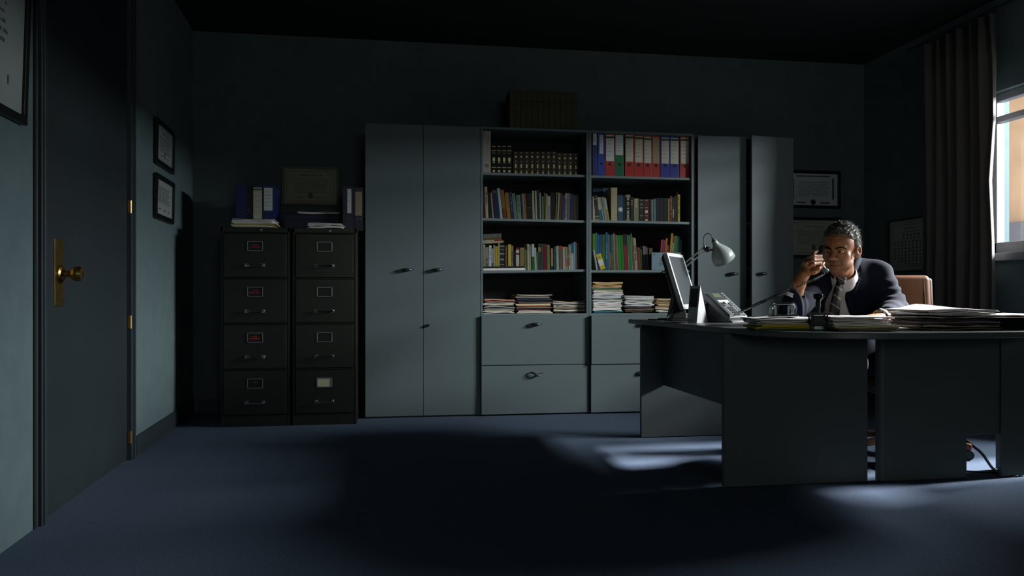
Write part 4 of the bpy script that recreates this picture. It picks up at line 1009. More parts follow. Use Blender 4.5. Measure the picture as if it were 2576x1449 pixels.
# ================================================================ papers on the desk
GD = 'piles of papers on the desk'
P_y = pile('yellow and green folders under white sheets, below the hole punch', 1.735, 3.155, ZD, .36, .235, .040, 7, 'bright', 31, GD, step=.009, rz=math.radians(-12), wav=.002, jit=.008, cols=['2c5a3c', 'b0a22c', 'b8a818', 'c4b43c', None, None, None])
pile('thin white sheaf lying between the stamp and the front paper pile', 1.90, 3.22, ZD, .30, .21, .024, 4, 'bright', 32, GD, step=.004, rz=.05, wav=.001, jit=.004)
P_h = pile("thick white paper pile under the man's hand", 1.945, 3.02, ZD, .265, .20, .052, 8, 'bright', 33, GD, step=.011, rz=math.radians(-8), wav=.0018, jit=.008, cols=['4a4438', '6a6450', 'a8a070', 'b0ac98'])
P_r = pile('wide pile of folders topped with bent white sheets, at the right of the desk', 2.385, 3.04, ZD, .345, .25, .078, 12, 'dark', 34, GD, step=.004, rz=math.radians(-6), wav=.003, jit=.012, cols=['5a5040', '2c2620', 'b0a890', '3a2c20', '7a6a88', '40362c', '2a2624', 'c4c0b8', '24282a', 'd4d0cc', 'dcd8d6', 'e0dcda'])
P_e = pile('low pile of curled pages with an orange tab, at the right edge of the picture', 2.80, 3.17, ZD, .30, .22, .056, 7, 'manila', 35, GD, step=.006, rz=.1, wav=.004, cols=['c8c4bc', 'a83a18', None, None, 'd4d0ca', 'd8d4d0', 'dcd8d4'])
bf = thing('box_file', 'black glossy folder lying between the two right-hand paper piles', 'folder', (2.60, 2.975, ZD), (0, 0, -.06))
mb = MB(); mb.box(-.10, .10, -.1, .1, 0, .004); mb.box(-.10, .10, -.1, .1, .05, .054); mb.box(-.10, .10, -.1, -.096, .004, .05)
part('cover', mb, M('gloss_black', '0c0d10', .2), bf, bevel=.001)
part('papers', MB().box(-.095, .095, -.092, .095, .006, .048), M('dark_sheets', '2c2a2a', .8), bf)
def bent_sheets(parent, w, dp, prof, n, lift, cx=0, cy=0, rz=0):
    """curled top sheets: prof gives the height along x (0..1), the near edge hangs lower"""
    for k in range(n):
        vs = []; fs = []; nx, ny = 20, 6
        ca, sa = math.cos(rz + .03*k), math.sin(rz + .03*k)
        for j in range(ny + 1):
            for i in range(nx + 1):
                a = i / nx; bq = j / ny
                x = (a - .5) * w; y = (bq - .5) * dp - .004 * (n - k)
                z = lift + .0022*k + np.interp(a, [p[0] for p in prof], [p[1] for p in prof]) * (.25 + .75*bq) + .0008*math.sin(a*19 + k)
                vs.append((cx + x*ca - y*sa, cy + x*sa + y*ca, z))
        fs = [(j*(nx+1)+i, j*(nx+1)+i+1, (j+1)*(nx+1)+i+1, (j+1)*(nx+1)+i) for j in range(ny) for i in range(nx)]
        mb = MB(); mb.v = vs; mb.f = fs
        o = part('curled_sheet', mb, M('sheet_e2dfdb', 'e2dfdb', .75), parent, smooth=True)
        o.modifiers.new('s', 'SOLIDIFY').thickness = .0009
bent_sheets(P_r, .365, .255, [(0,.004),(.22,.006),(.36,.020),(.44,.026),(.6,.020),(.85,.008),(1,.002)], 4, .079)
bent_sheets(P_y, .37, .24, [(0,.003),(.3,.006),(.55,.010),(.8,.006),(1,.003)], 3, .041)
bent_sheets(P_h, .27, .21, [(0,.006),(.5,.004),(1,.003)], 3, .0525)
bent_sheets(P_e, .32, .23, [(0,.006),(.3,.014),(.6,.006),(1,.004)], 2, .057)
# sheet being signed, beside the hand
sh = thing('paper_sheet', 'single white sheet curled up behind the stamp', 'paper', (1.83, 3.33, ZD + .002))
vs = []; fs = []
for j in range(2):
    for i in range(13):
        a = i / 12
        vs.append((-.02 - .05*math.sin(a*1.5), -.1 + .2*j, .001 + .055*a*a)) if False else vs.append((-.10 + .2*j, -.08 + .12*a, .001 + .030*max(0, a - .45)**1.5*3))
fs = [(i, i+1, 13+i+1, 13+i) for i in range(12)]
mb = MB(); mb.v = vs; mb.f = fs
o = part('sheet', mb, m_paper, sh, smooth=True); o.modifiers.new('s', 'SOLIDIFY').thickness = .0008

# ================================================================ hole punch (chrome, two-hole) on the yellow folders
hp0 = np.array([1.70, 3.15, ZD + .0535])
hp = thing('hole_punch', 'chrome hole punch standing on the white sheets', 'hole punch', tuple(hp0), (0, 0, math.radians(-4)))
part('base_plate', MB().box(-.062, .062, -.035, .035, 0, .010), m_chrome, hp, bevel=.004)
mb = MB()
for s in (-1, 1):
    mb.hexa([(s*.052-.004,-.018,.01),(s*.052+.004,-.018,.01),(s*.052+.004,.018,.01),(s*.052-.004,.018,.01)], [(s*.047-.003,-.014,.048),(s*.047+.003,-.014,.048),(s*.047+.003,.014,.048),(s*.047-.003,.014,.048)])
part('side_bracket', mb, m_chrome, hp, bevel=.001)
pts = [(-.056,.0,.040),(-.053,-.004,.052),(-.040,-.008,.060),(-.015,-.010,.063),(.015,-.010,.063),(.040,-.008,.060),(.053,-.004,.052),(.056,.0,.040)]
part('lever_rim', MB().tube(catmull(pts, 4), .0035, 8), m_chrome, hp, smooth=True)
mb = MB(); P = catmull([(-.048,0,.036),(-.047,0,.050),(-.036,0,.057),(.036,0,.057),(.047,0,.050),(.048,0,.036)], 4)
vs = [(x, -.022, z) for x,_,z in P] + [(x, .022, z) for x,_,z in P]; n = len(P)
mb.add(vs, [(i, i+1, n+i+1, n+i) for i in range(n-1)])
o = part('lever', mb, m_chrome, hp, smooth=True); o.modifiers.new('s', 'SOLIDIFY').thickness = .003
for s in (-.03, .03): part('punch_pin', MB().tube([(s, 0, .008), (s, 0, .05)], .005, 10), m_steel, hp)

# ================================================================ self-inking stamp
sp = thing('rubber_stamp', 'black self-inking stamp with a knob handle standing on the desk', 'stamp', tuple(onZ(2058, 831, ZD)), (0, 0, -TH))
mb = MB()
for s in (-1, 1):
    for y in (-.016, .016): mb.box(s*.033 - .003, s*.033 + .003, y - .003, y + .003, 0, .074)
mb.box(-.036, .036, -.019, .019, .066, .075); mb.box(-.036, .036, -.019, .019, .028, .033)
part('frame', mb, m_dgrey, sp, bevel=.001)
part('ink_box', MB().box(-.028, .028, -.018, .016, .020, .064), m_black, sp, bevel=.002)
g = MB(); rnd = random.Random(5); glyphs(g, -.02, .0, .054, .004, -.0182, rnd); glyphs(g, .004, .022, .056, .004, -.0182, rnd); glyphs(g, -.006, .018, .042, .003, -.0182, rnd)
part('type_band', g, M('stamp_print', '5a6058', .6), sp)
part('shaft', MB().lathe([(.0085,.075),(.0085,.10),(.011,.102),(.011,.124),(.009,.126)], 20), m_black, sp)
part('knob', MB().lathe([(.010,.124),(.017,.134),(.0205,.142),(.0205,.151),(.017,.156),(0,.158)], 28), M('gloss_black_knob', '0e0f10', .12), sp, smooth=True)
part('stamp_pad', MB().box(-.02, .02, -.012, .012, .004, .018), m_steel, sp)

# ================================================================ cable lying on the carpet under the desk
cp = [onZ(2430, 1110), onZ(2470, 1140), onZ(2500, 1180), onZ(2530, 1198), onZ(2560, 1200)]
cb = tag(part('power_cable', MB().tube(catmull([(p[0], p[1], .004) for p in cp], 6), .004, 6), m_black, None, smooth=True), 'thin black cable trailing over the carpet under the desk', 'cable')
cp = [onZ(2430, 1187), onZ(2490, 1190), onZ(2530, 1193), onZ(2560, 1190)]
tag(part('power_cable', MB().tube(catmull([(p[0], p[1], .004) for p in cp], 6), .0035, 6), m_black, None, smooth=True), 'straight thin black cable running across the carpet under the desk', 'cable')
# crumbs and fluff on the carpet
fl = MB(); rnd = random.Random(9)
for i in range(260):
    x, y = rnd.uniform(-1.2, 3.2), rnd.uniform(3.0, 5.3); r = rnd.uniform(.002, .006)
    fl.add([(x + r*math.cos(a)*rnd.uniform(.5,1.6), y + r*math.sin(a)*rnd.uniform(.5,1.6), .001 + rnd.uniform(0,.003)) for a in (0, 1.5, 3, 4.6)] , [(0,1,2,3)])
o = part('carpet_fluff', fl, m_ink, None); o['kind'] = 'stuff'; tag(o, 'specks of dark fluff and crumbs scattered over the carpet', 'fluff')

# ================================================================ office chair
ch0 = at(2238, 744, 4.40); ch0[2] = 0
chair = thing('office_chair', 'tan leather executive chair with wooden legs, behind the man', 'chair', tuple(ch0), (0, 0, math.radians(-14)))
m_lea = M('tan_leather', '4a2706', .5, noise=.12, nscale=18, bump=.25, bscale=120, spec=.12)
m_lea_dk = M('tan_leather_piping', '2a1706', .45, spec=.25)
m_wood = M('brown_wood', '6a3d20', .4, noise=.2, nscale=30, stretch=(1, 1, 8))
def cushion(name, w, d, h, mat, loc, rot=(0,0,0), bev=.05):
    return part(name, MB().box(-w/2, w/2, -d/2, d/2, 0, h), mat, chair, bevel=bev, seg=6, loc=loc, rot=rot, smooth=True)
cushion('back_cushion', .50, .075, .55, m_lea, (0, .02, .45), (-.1, 0, 0), .034)
cushion('back_shell', .545, .045, .56, m_lea_dk, (.022, .085, .425), (-.1, 0, 0), .02)
st = MB()
for s in (-1, 1):
    st.tube([(s*.205, -.019, .50), (s*.205, .036, .972)], .0022, 6)
part('stitching', st, M('pale_thread', '5a4220', .7), chair)
cushion('seat', .50, .48, .11, m_lea, (0, -.25, .37), (.03, 0, 0), .045)
part('seat_pan', MB().box(-.2, .2, -.45, -.05, .34, .37), m_dgrey, chair, bevel=.01)
part('column', MB().lathe([(.035,.09),(.035,.2),(.022,.205),(.022,.345)], 18, (0, -.25, 0)), m_dsteel, chair)
for k in range(5):
    a = 2*math.pi*k/5 + .9
    dx, dy = math.cos(a), math.sin(a)
    leg = MB().hexa([(-.024, 0, .095), (.024, 0, .095), (.018, .30, .055), (-.018, .30, .055)][:4], [(-.024, 0, .135), (.024, 0, .135), (.018, .30, .085), (-.018, .30, .085)])
    lg = part('leg', leg, m_wood, chair, bevel=.005, loc=(0, -.25, 0), rot=(0, 0, a - math.pi/2))
    part('castor', MB().tube([(-.014, .285, .028), (.014, .285, .028)], .027, 14).box(-.006, .006, .275, .295, .03, .062), m_black, lg)
for s in (-1, 1):
    arm = MB().tube(catmull([(s*.27, .02, .60), (s*.285, -.1, .635), (s*.285, -.30, .63), (s*.27, -.36, .55), (s*.255, -.33, .40)], 5), .018, 10)
    part('armrest', arm, m_wood, chair, smooth=True)
# ================================================================ the man: signed-distance modelling helpers
def sph(P, c, r): return np.linalg.norm(P - np.array(c), axis=1) - r
def ell(P, c, r, ax=None):
    q = P - np.array(c)
    if ax is not None: q = q @ np.array(ax).T
    r = np.array(r); k0 = np.linalg.norm(q / r, axis=1); k1 = np.linalg.norm(q / (r * r), axis=1)
    return k0 * (k0 - 1) / np.maximum(k1, 1e-9)
def cap(P, a, b, ra, rb=None):
    a = np.array(a, float); b = np.array(b, float); rb = ra if rb is None else rb
    ab = b - a; h = np.clip(((P - a) @ ab) / (ab @ ab), 0, 1)
    return np.linalg.norm(P - a - h[:, None] * ab, axis=1) - (ra + (rb - ra) * h)
def chain(P, pts, rs, k=.006):
    d = cap(P, pts[0], pts[1], rs[0], rs[1])
    for i in range(1, len(pts) - 1): d = smin(d, cap(P, pts[i], pts[i+1], rs[i], rs[i+1]), k)
    return d
def smin(a, b, k):
    h = np.clip(.5 + .5 * (b - a) / k, 0, 1); return b + (a - b) * h - k * h * (1 - h)
def smax(a, b, k): return -smin(-a, -b, k)
def rbox(P, c, h, r, ax=None):
    q = P - np.array(c)
    if ax is not None: q = q @ np.array(ax).T
    d = np.abs(q) - (np.array(h) - r)
    return np.linalg.norm(np.maximum(d, 0), axis=1) + np.minimum(d.max(1), 0) - r
def surfnet(fn, lo, hi, h):
    lo = np.array(lo, float); hi = np.array(hi, float)
    n = np.ceil((hi - lo) / h).astype(int) + 1
    g = [lo[i] + h * np.arange(n[i]) for i in range(3)]
    V = np.empty(n, np.float32)
    GY, GZ = np.meshgrid(g[1], g[2], indexing='ij')
    step = max(1, int(400000 / (n[1] * n[2])))
    for i0 in range(0, n[0], step):
        xs = g[0][i0:i0 + step]
        P = np.empty((len(xs), n[1], n[2], 3)); P[..., 0] = xs[:, None, None]; P[..., 1] = GY; P[..., 2] = GZ
        V[i0:i0 + step] = fn(P.reshape(-1, 3)).reshape(len(xs), n[1], n[2])
    S = V < 0
    cnt = np.zeros(n - 1, np.int8)
    cor = [(i, j, k) for i in (0, 1) for j in (0, 1) for k in (0, 1)]
    sl = lambda A, c: A[c[0]:n[0]-1+c[0], c[1]:n[1]-1+c[1], c[2]:n[2]-1+c[2]]
    for c in cor: cnt += sl(S, c)
    act = (cnt > 0) & (cnt < 8)
    I = np.argwhere(act); idx = -np.ones(n - 1, np.int64); idx[act] = np.arange(len(I))
    vals = {c: V[I[:, 0] + c[0], I[:, 1] + c[1], I[:, 2] + c[2]] for c in cor}
    acc = np.zeros((len(I), 3)); num = np.zeros(len(I))
    for a in cor:
        for ax in range(3):
            if a[ax]: continue
            b = list(a); b[ax] = 1; b = tuple(b)
            va, vb = vals[a], vals[b]; m = (va < 0) != (vb < 0)
            t = np.where(m, va / np.where(va == vb, 1, va - vb), 0)
            p = np.array(a, float)[None, :].repeat(len(I), 0); p[:, ax] += t
            acc[m] += p[m]; num[m] += 1
    verts = lo + h * (I + acc / num[:, None])
    faces = []
    for ax in range(3):
        o1, o2 = (ax + 1) % 3, (ax + 2) % 3
        s0 = [slice(None)] * 3; s1 = [slice(None)] * 3
        s0[ax] = slice(0, n[ax] - 1); s1[ax] = slice(1, n[ax])
        D = S[tuple(s0)] != S[tuple(s1)]
        E = np.argwhere(D)
        E = E[(E[:, o1] > 0) & (E[:, o2] > 0) & (E[:, o1] < n[o1] - 1) & (E[:, o2] < n[o2] - 1)]
        ins = S[tuple(E.T)]
        def cell(d1, d2):
            q = E.copy(); q[:, o1] -= d1; q[:, o2] -= d2; return idx[tuple(q.T)]
        F = np.stack([cell(1, 1), cell(0, 1), cell(0, 0), cell(1, 0)], 1)
        F[~ins] = F[~ins][:, ::-1]
        faces.append(F)
    return verts, np.concatenate(faces)
def sdf_mesh(name, fn, lo, hi, h, smooth=1):
    v, f = surfnet(fn, lo, hi, h)
    return v, f
def npmesh(name, parts_):
    vs = []; fs = []; o = 0
    for v, f in parts_:
        vs.append(v); fs.append(f + o); o += len(v)
    v = np.concatenate(vs).astype(np.float32); f = np.concatenate(fs).astype(np.int32)
    me = bpy.data.meshes.new(name)
    me.vertices.add(len(v)); me.vertices.foreach_set('co', v.ravel())
    me.loops.add(f.size); me.loops.foreach_set('vertex_index', f.ravel())
    me.polygons.add(len(f)); me.polygons.foreach_set('loop_start', np.arange(0, f.size, 4, dtype=np.int32))
    try: me.polygons.foreach_set('loop_total', np.full(len(f), 4, np.int32))
    except Exception: pass
    me.polygons.foreach_set('use_smooth', np.ones(len(f), bool))
    me.update(calc_edges=True); me.validate()
    return me

T0 = 4.0; S0 = (2130 - 1288) / FPX * T0
def q(u, v, t): return np.array([(u - 1288) / FPX * t - S0, t - T0, HCAM - (v - HOR) / FPX * t])
loc = at(2130, 744, T0); 
man = thing('person', 'man in a dark suit and striped tie speaking on the phone at the desk', 'person', (loc[0], loc[1], 0), (0, 0, -TH))

# ---- skin material with stubble and ruddiness
m_skin = bpy.data.materials.new('skin'); m_skin.use_nodes = True
nt = m_skin.node_tree; N = nt.nodes; L = nt.links; b = N['Principled BSDF']
tc = N.new('ShaderNodeTexCoord'); nz = N.new('ShaderNodeTexNoise'); nz.inputs['Scale'].default_value = 38; nz.inputs['Detail'].default_value = 5
L.new(tc.outputs['Object'], nz.inputs['Vector'])
rp = N.new('ShaderNodeValToRGB'); rp.color_ramp.elements[0].position = .3; rp.color_ramp.elements[1].position = .7
rp.color_ramp.elements[0].color = (*lin('8c5738'), 1); rp.color_ramp.elements[1].color = (*lin('ab744e'), 1)
L.new(nz.outputs['Fac'], rp.inputs[0])
at_ = N.new('ShaderNodeAttribute'); at_.attribute_name = 'beard'
mxc = N.new('ShaderNodeMix'); mxc.data_type = 'RGBA'; mxc.inputs['B'].default_value = (*lin('5e4a42'), 1)
L.new(at_.outputs['Fac'], mxc.inputs['Factor']); L.new(rp.outputs[0], mxc.inputs['A'])
L.new(mxc.outputs['Result'], b.inputs['Base Color'])
b.inputs['Roughness'].default_value = .48; b.inputs['Specular IOR Level'].default_value = .45
b.inputs['Subsurface Weight'].default_value = .12; b.inputs['Subsurface Radius'].default_value = (.01, .004, .002); b.inputs['Subsurface Scale'].default_value = .6
n2 = N.new('ShaderNodeTexNoise'); n2.inputs['Scale'].default_value = 420
L.new(tc.outputs['Object'], n2.inputs['Vector'])
bp = N.new('ShaderNodeBump'); bp.inputs['Strength'].default_value = .18; bp.inputs['Distance'].default_value = .001
L.new(n2.outputs['Fac'], bp.inputs['Height']); L.new(bp.outputs[0], b.inputs['Normal'])
m_suit = M('suit_cloth', '101729', .85, noise=.06, nscale=260, bump=.08, bscale=700, spec=.15, sheen=.04)
m_shirt = M('shirt_cloth', 'e8dede', .75, noise=.03, nscale=80, bump=.15, bscale=500)
m_hair = M('grey_hair', '5e5a52', .6, noise=.5, nscale=60, col2='24211d', spec=.4)
m_hair_lt = M('pale_grey_hair', '8d8880', .5, spec=.5)

# ---- head frame
HS = .955
HC_ = q(2114, 629, 3.86)
yaw, pit, rol = math.radians(44), math.radians(10), math.radians(-4)
f_ = np.array([-math.sin(yaw)*math.cos(pit), -math.cos(yaw)*math.cos(pit), -math.sin(pit)])
l_ = np.array([math.cos(yaw), -math.sin(yaw), 0]); u_ = -np.cross(f_, l_)
if u_[2] < 0: u_ = -u_
l2 = l_*math.cos(rol) + u_*math.sin(rol); u2 = -l_*math.sin(rol) + u_*math.cos(rol)
HR = np.stack([l2, f_, u2])               # rows: head axes
def toH(P): return (P - HC_) @ HR.T / HS
def fromH(p): return HC_ + (np.array(p) * HS) @ HR
def head_sdf(P):
    p = toH(P); p = p.copy(); ax = np.abs(p[:, 0])
    m = np.stack([ax, p[:, 1], p[:, 2]], 1)               # mirrored
    d = ell(p, (0, -.012, .045), (.079, .100, .094))
    d = smin(d, ell(p, (0, .030, .035), (.067, .062, .062)), .03)        # forehead
    d = smin(d, ell(p, (0, .022, -.045), (.062, .066, .072)), .03)       # face
    d = smin(d, ell(m, (.036, .020, -.068), (.030, .045, .030)), .03)    # jaw corner, jowl
    d = smin(d, ell(p, (0, .066, -.098), (.030, .024, .022)), .02)       # chin
    d = smin(d, ell(m, (.044, .056, -.022), (.024, .024, .022)), .022)   # cheek
    d = smin(d, ell(m, (.036, .062, -.058), (.018, .020, .028)), .02)    # lower cheek
    d = smin(d, cap(m, (.008, .088, .023), (.044, .077, .027), .0110, .009), .012)   # brow
    d = smax(d, -ell(m, (.032, .100, .005), (.020, .022, .013)), .010)   # socket
    d = smin(d, ell(m, (.0315, .0715, .004), (.0165, .0145, .0125)), .003)   # lids over eyeball
    d = smin(d, ell(m, (.034, .076, -.010), (.015, .008, .005)), .006)   # eye bag
    d = smin(d, cap(p, (0, .086, .018), (0, .110, -.024), .0085, .0125), .010)       # nose
    d = smin(d, sph(p, (0, .112, -.030), .0135), .008)
    d = smin(d, ell(m, (.0145, .100, -.033), (.0095, .011, .0085)), .006)
    d = smax(d, -sph(m, (.0075, .112, -.0445), .0045), .003)
    d = smin(d, ell(p, (0, .084, -.053), (.026, .014, .014)), .012)      # upper lip mound
    d = smin(d, cap(p, (-.018, .090, -.063), (.018, .090, -.063), .0050), .004)
    d = smin(d, cap(p, (-.015, .089, -.0755), (.015, .089, -.0755), .0062), .005)
    d = smax(d, -cap(m, (0, .102, -.069), (.025, .083, -.0705), .0034, .0026), .003)   # mouth line
    d = smax(d, -cap(m, (.022, .098, -.036), (.034, .083, -.066), .0045, .004), .008)   # nose-mouth fold
    for z, a in ((.056, .0016), (.068, .0014)):                           # forehead furrows
        d = smax(d, -cap(m, (0, .0945, z), (.036, .079, z + .003), a, a * .8), .004)
    # ears
    e = ell(m, (.0875, -.016, -.006), (.012, .021, .034), ((.93, .36, 0), (-.36, .93, 0), (0, 0, 1)))
    e = smax(e, -ell(m, (.098, -.008, .002), (.010, .012, .020)), .004)
    e = smin(e, ell(m, (.081, -.003, -.032), (.007, .009, .010)), .006)
    d = smin(d, e, .006)
    # neck
    nb = np.array([0, -.030, -.075]); 
    nk = cap(p, (0, -.028, -.060), (.0, -.062, -.190), .053, .053)
    d = smin(d, nk, .025)
    d = smin(d, ell(p, (0, .018, -.118), (.036, .040, .026)), .03)       # soft under-chin
    return d * HS
r_ = .15
hv = sdf_mesh('head', head_sdf, HC_ - [.14, .16, .2], HC_ + [.14, .17, .15], .0032)

# ---- arms and hands
RW, RE = q(2021, 692, 3.72), q(1990, 782, 3.74)        # right wrist and elbow (left in the picture)
LSh, LE, LW = q(2211, 692, 3.97), q(2249, 771, 3.86), q(2224, 797, 3.66)
RSh = q(2060, 716, 3.98)
RSe = q(1990, 785, 3.72)
def rhand(P):
    d = chain(P, [q(1996, 760, 3.73), q(2009, 715, 3.725), q(2020, 692, 3.72)], [.036, .033, .027], .01)
    palm = smin(ell(P, q(2033, 672, 3.745), (.030, .030, .040)), cap(P, q(2023, 690, 3.725), q(2034, 672, 3.735), .026, .027), .02)
    palm = smin(palm, cap(P, q(2031, 662, 3.72), q(2045, 648, 3.735), .017, .014), .015)
    palm = smin(palm, cap(P, q(2047, 684, 3.70), q(2056, 680, 3.71), .015, .013), .014)
    d = smin(d, palm, .015)
    F = [([(2040,650,3.745),(2047,637,3.755),(2056,631,3.775)], [.0105,.0095,.0075]),
         ([(2034,650,3.73),(2046,645,3.685),(2064.5,645,3.70)], [.0115,.0105,.0085]),
         ([(2031,660,3.72),(2046,654.5,3.675),(2067,653.5,3.695)], [.0115,.0105,.0085]),
         ([(2033,671,3.72),(2046,664,3.675),(2064,661.5,3.695)], [.0105,.0095,.0078])]
    for pts, rs in F: d = smin(d, chain(P, [q(*p) for p in pts], rs, .004), .0035)
    d = smin(d, chain(P, [q(2045,684,3.715), q(2058,676,3.70), q(2067,667,3.71), q(2071,661.5,3.72)], [.0135,.012,.0105,.0085], .005), .006)
    return d
lo = q(1985, 775, 3.9); hi = q(2085, 618, 3.6)
rh = sdf_mesh('rh', rhand, (q(1972,0,3.72)[0], 3.62 - T0, .80), (q(2080,0,3.72)[0], 3.85 - T0, 1.13), .0026)
def lhand(P):
    d = chain(P, [LE, LW, q(2213, 800.5, 3.615)], [.036, .029, .027], .01)
    palm = ell(P, q(2192, 803, 3.575), (.050, .040, .0165))
    palm = smin(palm, cap(P, q(2212, 800, 3.61), q(2190, 801.5, 3.575), .024, .018), .02)
    d = smin(d, palm, .015)
    for i, (u0, t0, u1, t1, u2, t2) in enumerate(((2178,3.60,2160,3.605,2142,3.60),(2174,3.58,2152,3.58,2131,3.575),(2174,3.56,2153,3.555,2133,3.55),(2178,3.545,2160,3.535,2144,3.53))):
        d = smin(d, chain(P, [q(u0, 803.0, t0), q(u1, 803.5, t1), q(u2, 807, t2)], [.0115, .0105, .0085], .004), .005)
    d = smin(d, chain(P, [q(2200, 806, 3.545), q(2186, 809, 3.505), q(2170, 811, 3.495)], [.014, .012, .009], .005), .008)
    return d
lh = sdf_mesh('lh', lhand, (q(2122,0,3.55)[0], 3.46 - T0, .72), (q(2262,0,3.66)[0], 3.72 - T0, .83), .0028)
# torso, hidden legs (continuous under the clothes)
PEL = np.array([.05, .10, .56])
def tors(P):
    d = ell(P, q(2138, 780, 4.05), (.150, .095, .21))
    d = smin(d, cap(P, LSh, RSh, .045), .05)
    d = smin(d, cap(P, q(2136, 745, 4.02), fromH((0, -.058, -.17)), .045, .045), .03)
    d = smin(d, ell(P, PEL, (.165, .13, .14)), .06)
    for s in (-1, 1):
        d = smin(d, cap(P, PEL + [s*.09, -.02, -.02], PEL + [s*.13, -.34, -.02], .075, .055), .03)
        d = smin(d, cap(P, PEL + [s*.13, -.34, -.02], PEL + [s*.13, -.20, -.45], .05, .036), .02)
    d = smin(d, chain(P, [LSh, LE, LW], [.045, .038, .03], .02), .02)
    d = smin(d, chain(P, [RSh, RSe, q(2006, 722, 3.725)], [.045, .038, .028], .02), .02)
    return d
tv = sdf_mesh('torso', tors, (-.52, -.5, .06), (.45, .4, 1.06), .014)
me = npmesh('body', [hv, rh, lh, tv])
co = np.empty(len(me.vertices) * 3, np.float32); me.vertices.foreach_get('co', co); co = co.reshape(-1, 3)
hp_ = toH(co.astype(float))
mou = np.exp(-(((np.abs(hp_[:,0]))/.034)**2 + ((hp_[:,2]+.050)/.011)**2)) * (hp_[:,1] > .06)
jaw = 1/(1+np.exp((hp_[:,2]+.062 - .25*np.abs(hp_[:,0]))/.018)) * (hp_[:,2] > -.14) * (hp_[:,1] > -.02) * (np.abs(hp_[:,0]) < .09)
be = np.clip(mou*.7 + jaw*.32, 0, .75) * (np.linalg.norm(hp_, axis=1) < .17)
a_ = me.attributes.new('beard', 'FLOAT', 'POINT'); a_.data.foreach_set('value', be.astype(np.float32))
body = link('body', me, m_skin, man)

# ---- eyes, brows
for s in (-1, 1):
    e = MB(); c = fromH((s*.0315, .0765, .0035)); fw = HR[1]
    e.lathe([(.0001, .0128)] + [(.0122*math.sin(a), .0122*math.cos(a)) for a in np.linspace(.12, 1.5, 8)], 18, tuple(c), tuple(fw), cap=False)
    eb = part('eye', e, M('eye_white', 'b8aca0', .2), man, smooth=True)
    ir = MB().lathe([(.0001, .0133), (.0035, .0131), (.0058, .0122)], 16, tuple(c), tuple(fw + np.array([-.10, 0, -.22])), cap=False)
    part('iris', ir, M('dark_iris', '1c120c', .12), eb, smooth=True)
    # upper and lower lid
    for zz, rr in ((.0088, .0046), (-.0062, .0026)):
        ld = MB().tube([tuple(fromH(p)) for p in ((s*.0165, .083, .001 + zz*.35), (s*.024, .0885, .002 + zz*.85), (s*.0325, .0895, .002 + zz*.95), (s*.041, .085, .0015 + zz*.75), (s*.047, .077, .0 + zz*.2))], [rr*.5, rr, rr, rr*.9, rr*.4], 8)
        part('eyelid', ld, m_skin, man, smooth=True)
    bw = MB()
    rnd = random.Random(3 + s)
    bw.tube([tuple(fromH(p)) for p in ((s*.009, .1000, .0185), (s*.022, .0985, .0225), (s*.036, .0900, .0260), (s*.049, .0770, .0240))], [.0012, .0020, .0017, .0006], 6)
    for k in range(130):
        a = rnd.random(); x = .011 + .040*a; y = .1025 - .010*a - .016*a*a; z = .0190 + .011*math.sin(a*2.0) - .006*a*a + rnd.uniform(-.0034, .0034)
        p = np.array((s*x, y + rnd.uniform(-.001, .001), z)); tip = p + np.array((s*.010, .001, .003 - .008*a))
        bw.tube([tuple(fromH(p)), tuple(fromH(tip))], [.0012, .0002], 4)
    part('eyebrow', bw, M('dark_brow', '17120e', .6), man)

# ---- hair: close-cropped cap plus tufts
def hair_sdf(P):
    p = toH(P); ax = np.abs(p[:, 0])
    d = ell(p, (0, -.017, .047), (.088, .108, .105))
    wob = .0034*np.sin(p[:,0]*150 + 3*np.sin(p[:,2]*80))*np.sin(p[:,2]*130 + p[:,1]*90) + .002*np.sin(p[:,1]*170 + p[:,0]*60)
    d = d + wob
    # hair line: front edge rises over the temples, forelock in the middle, sideburn before the ear
    front = .066 - 3.0*np.maximum(0, .075 - p[:,2])*1.0 - .25*np.maximum(0, ax - .03)
    front = np.where(p[:,2] < .06, .018 - .35*np.maximum(0, .05 - p[:,2]), .018 + (p[:,2] - .06)*1.75)
    front = front + .012*np.exp(-(p[:,0]/.018)**2) + .004*np.sin(p[:,0]*190)
    d = smax(d, p[:,1] - front, .006)
    d = smax(d, -(p[:,2] + .045 + .2*np.minimum(0, p[:,1]+.04)), .006)      # nape
    ear = (ell(np.stack([ax, p[:,1], p[:,2]], 1), (.088, -.010, -.012), (.03, .021, .034)))
    d = smax(d, -ear, .004)
    return d * HS
hm = sdf_mesh('hair', hair_sdf, HC_ - [.14, .16, .09], HC_ + [.14, .17, .17], .0034)
hair = link('hair', npmesh('hair', [hm]), m_hair, man)
rs = np.random.RandomState(5)
hvv = hm[0]; qf = hm[1]
pk = rs.choice(len(qf), 4200)
ctr = hvv[qf].mean(1)[pk]; hp2 = toH(ctr)
nrm = np.cross(hvv[qf[pk, 2]] - hvv[qf[pk, 0]], hvv[qf[pk, 3]] - hvv[qf[pk, 1]]); nrm /= np.linalg.norm(nrm, axis=1)[:, None] + 1e-9
out = ctr - HC_; nrm *= np.sign((nrm * out).sum(1))[:, None]
st1, st2 = MB(), MB()
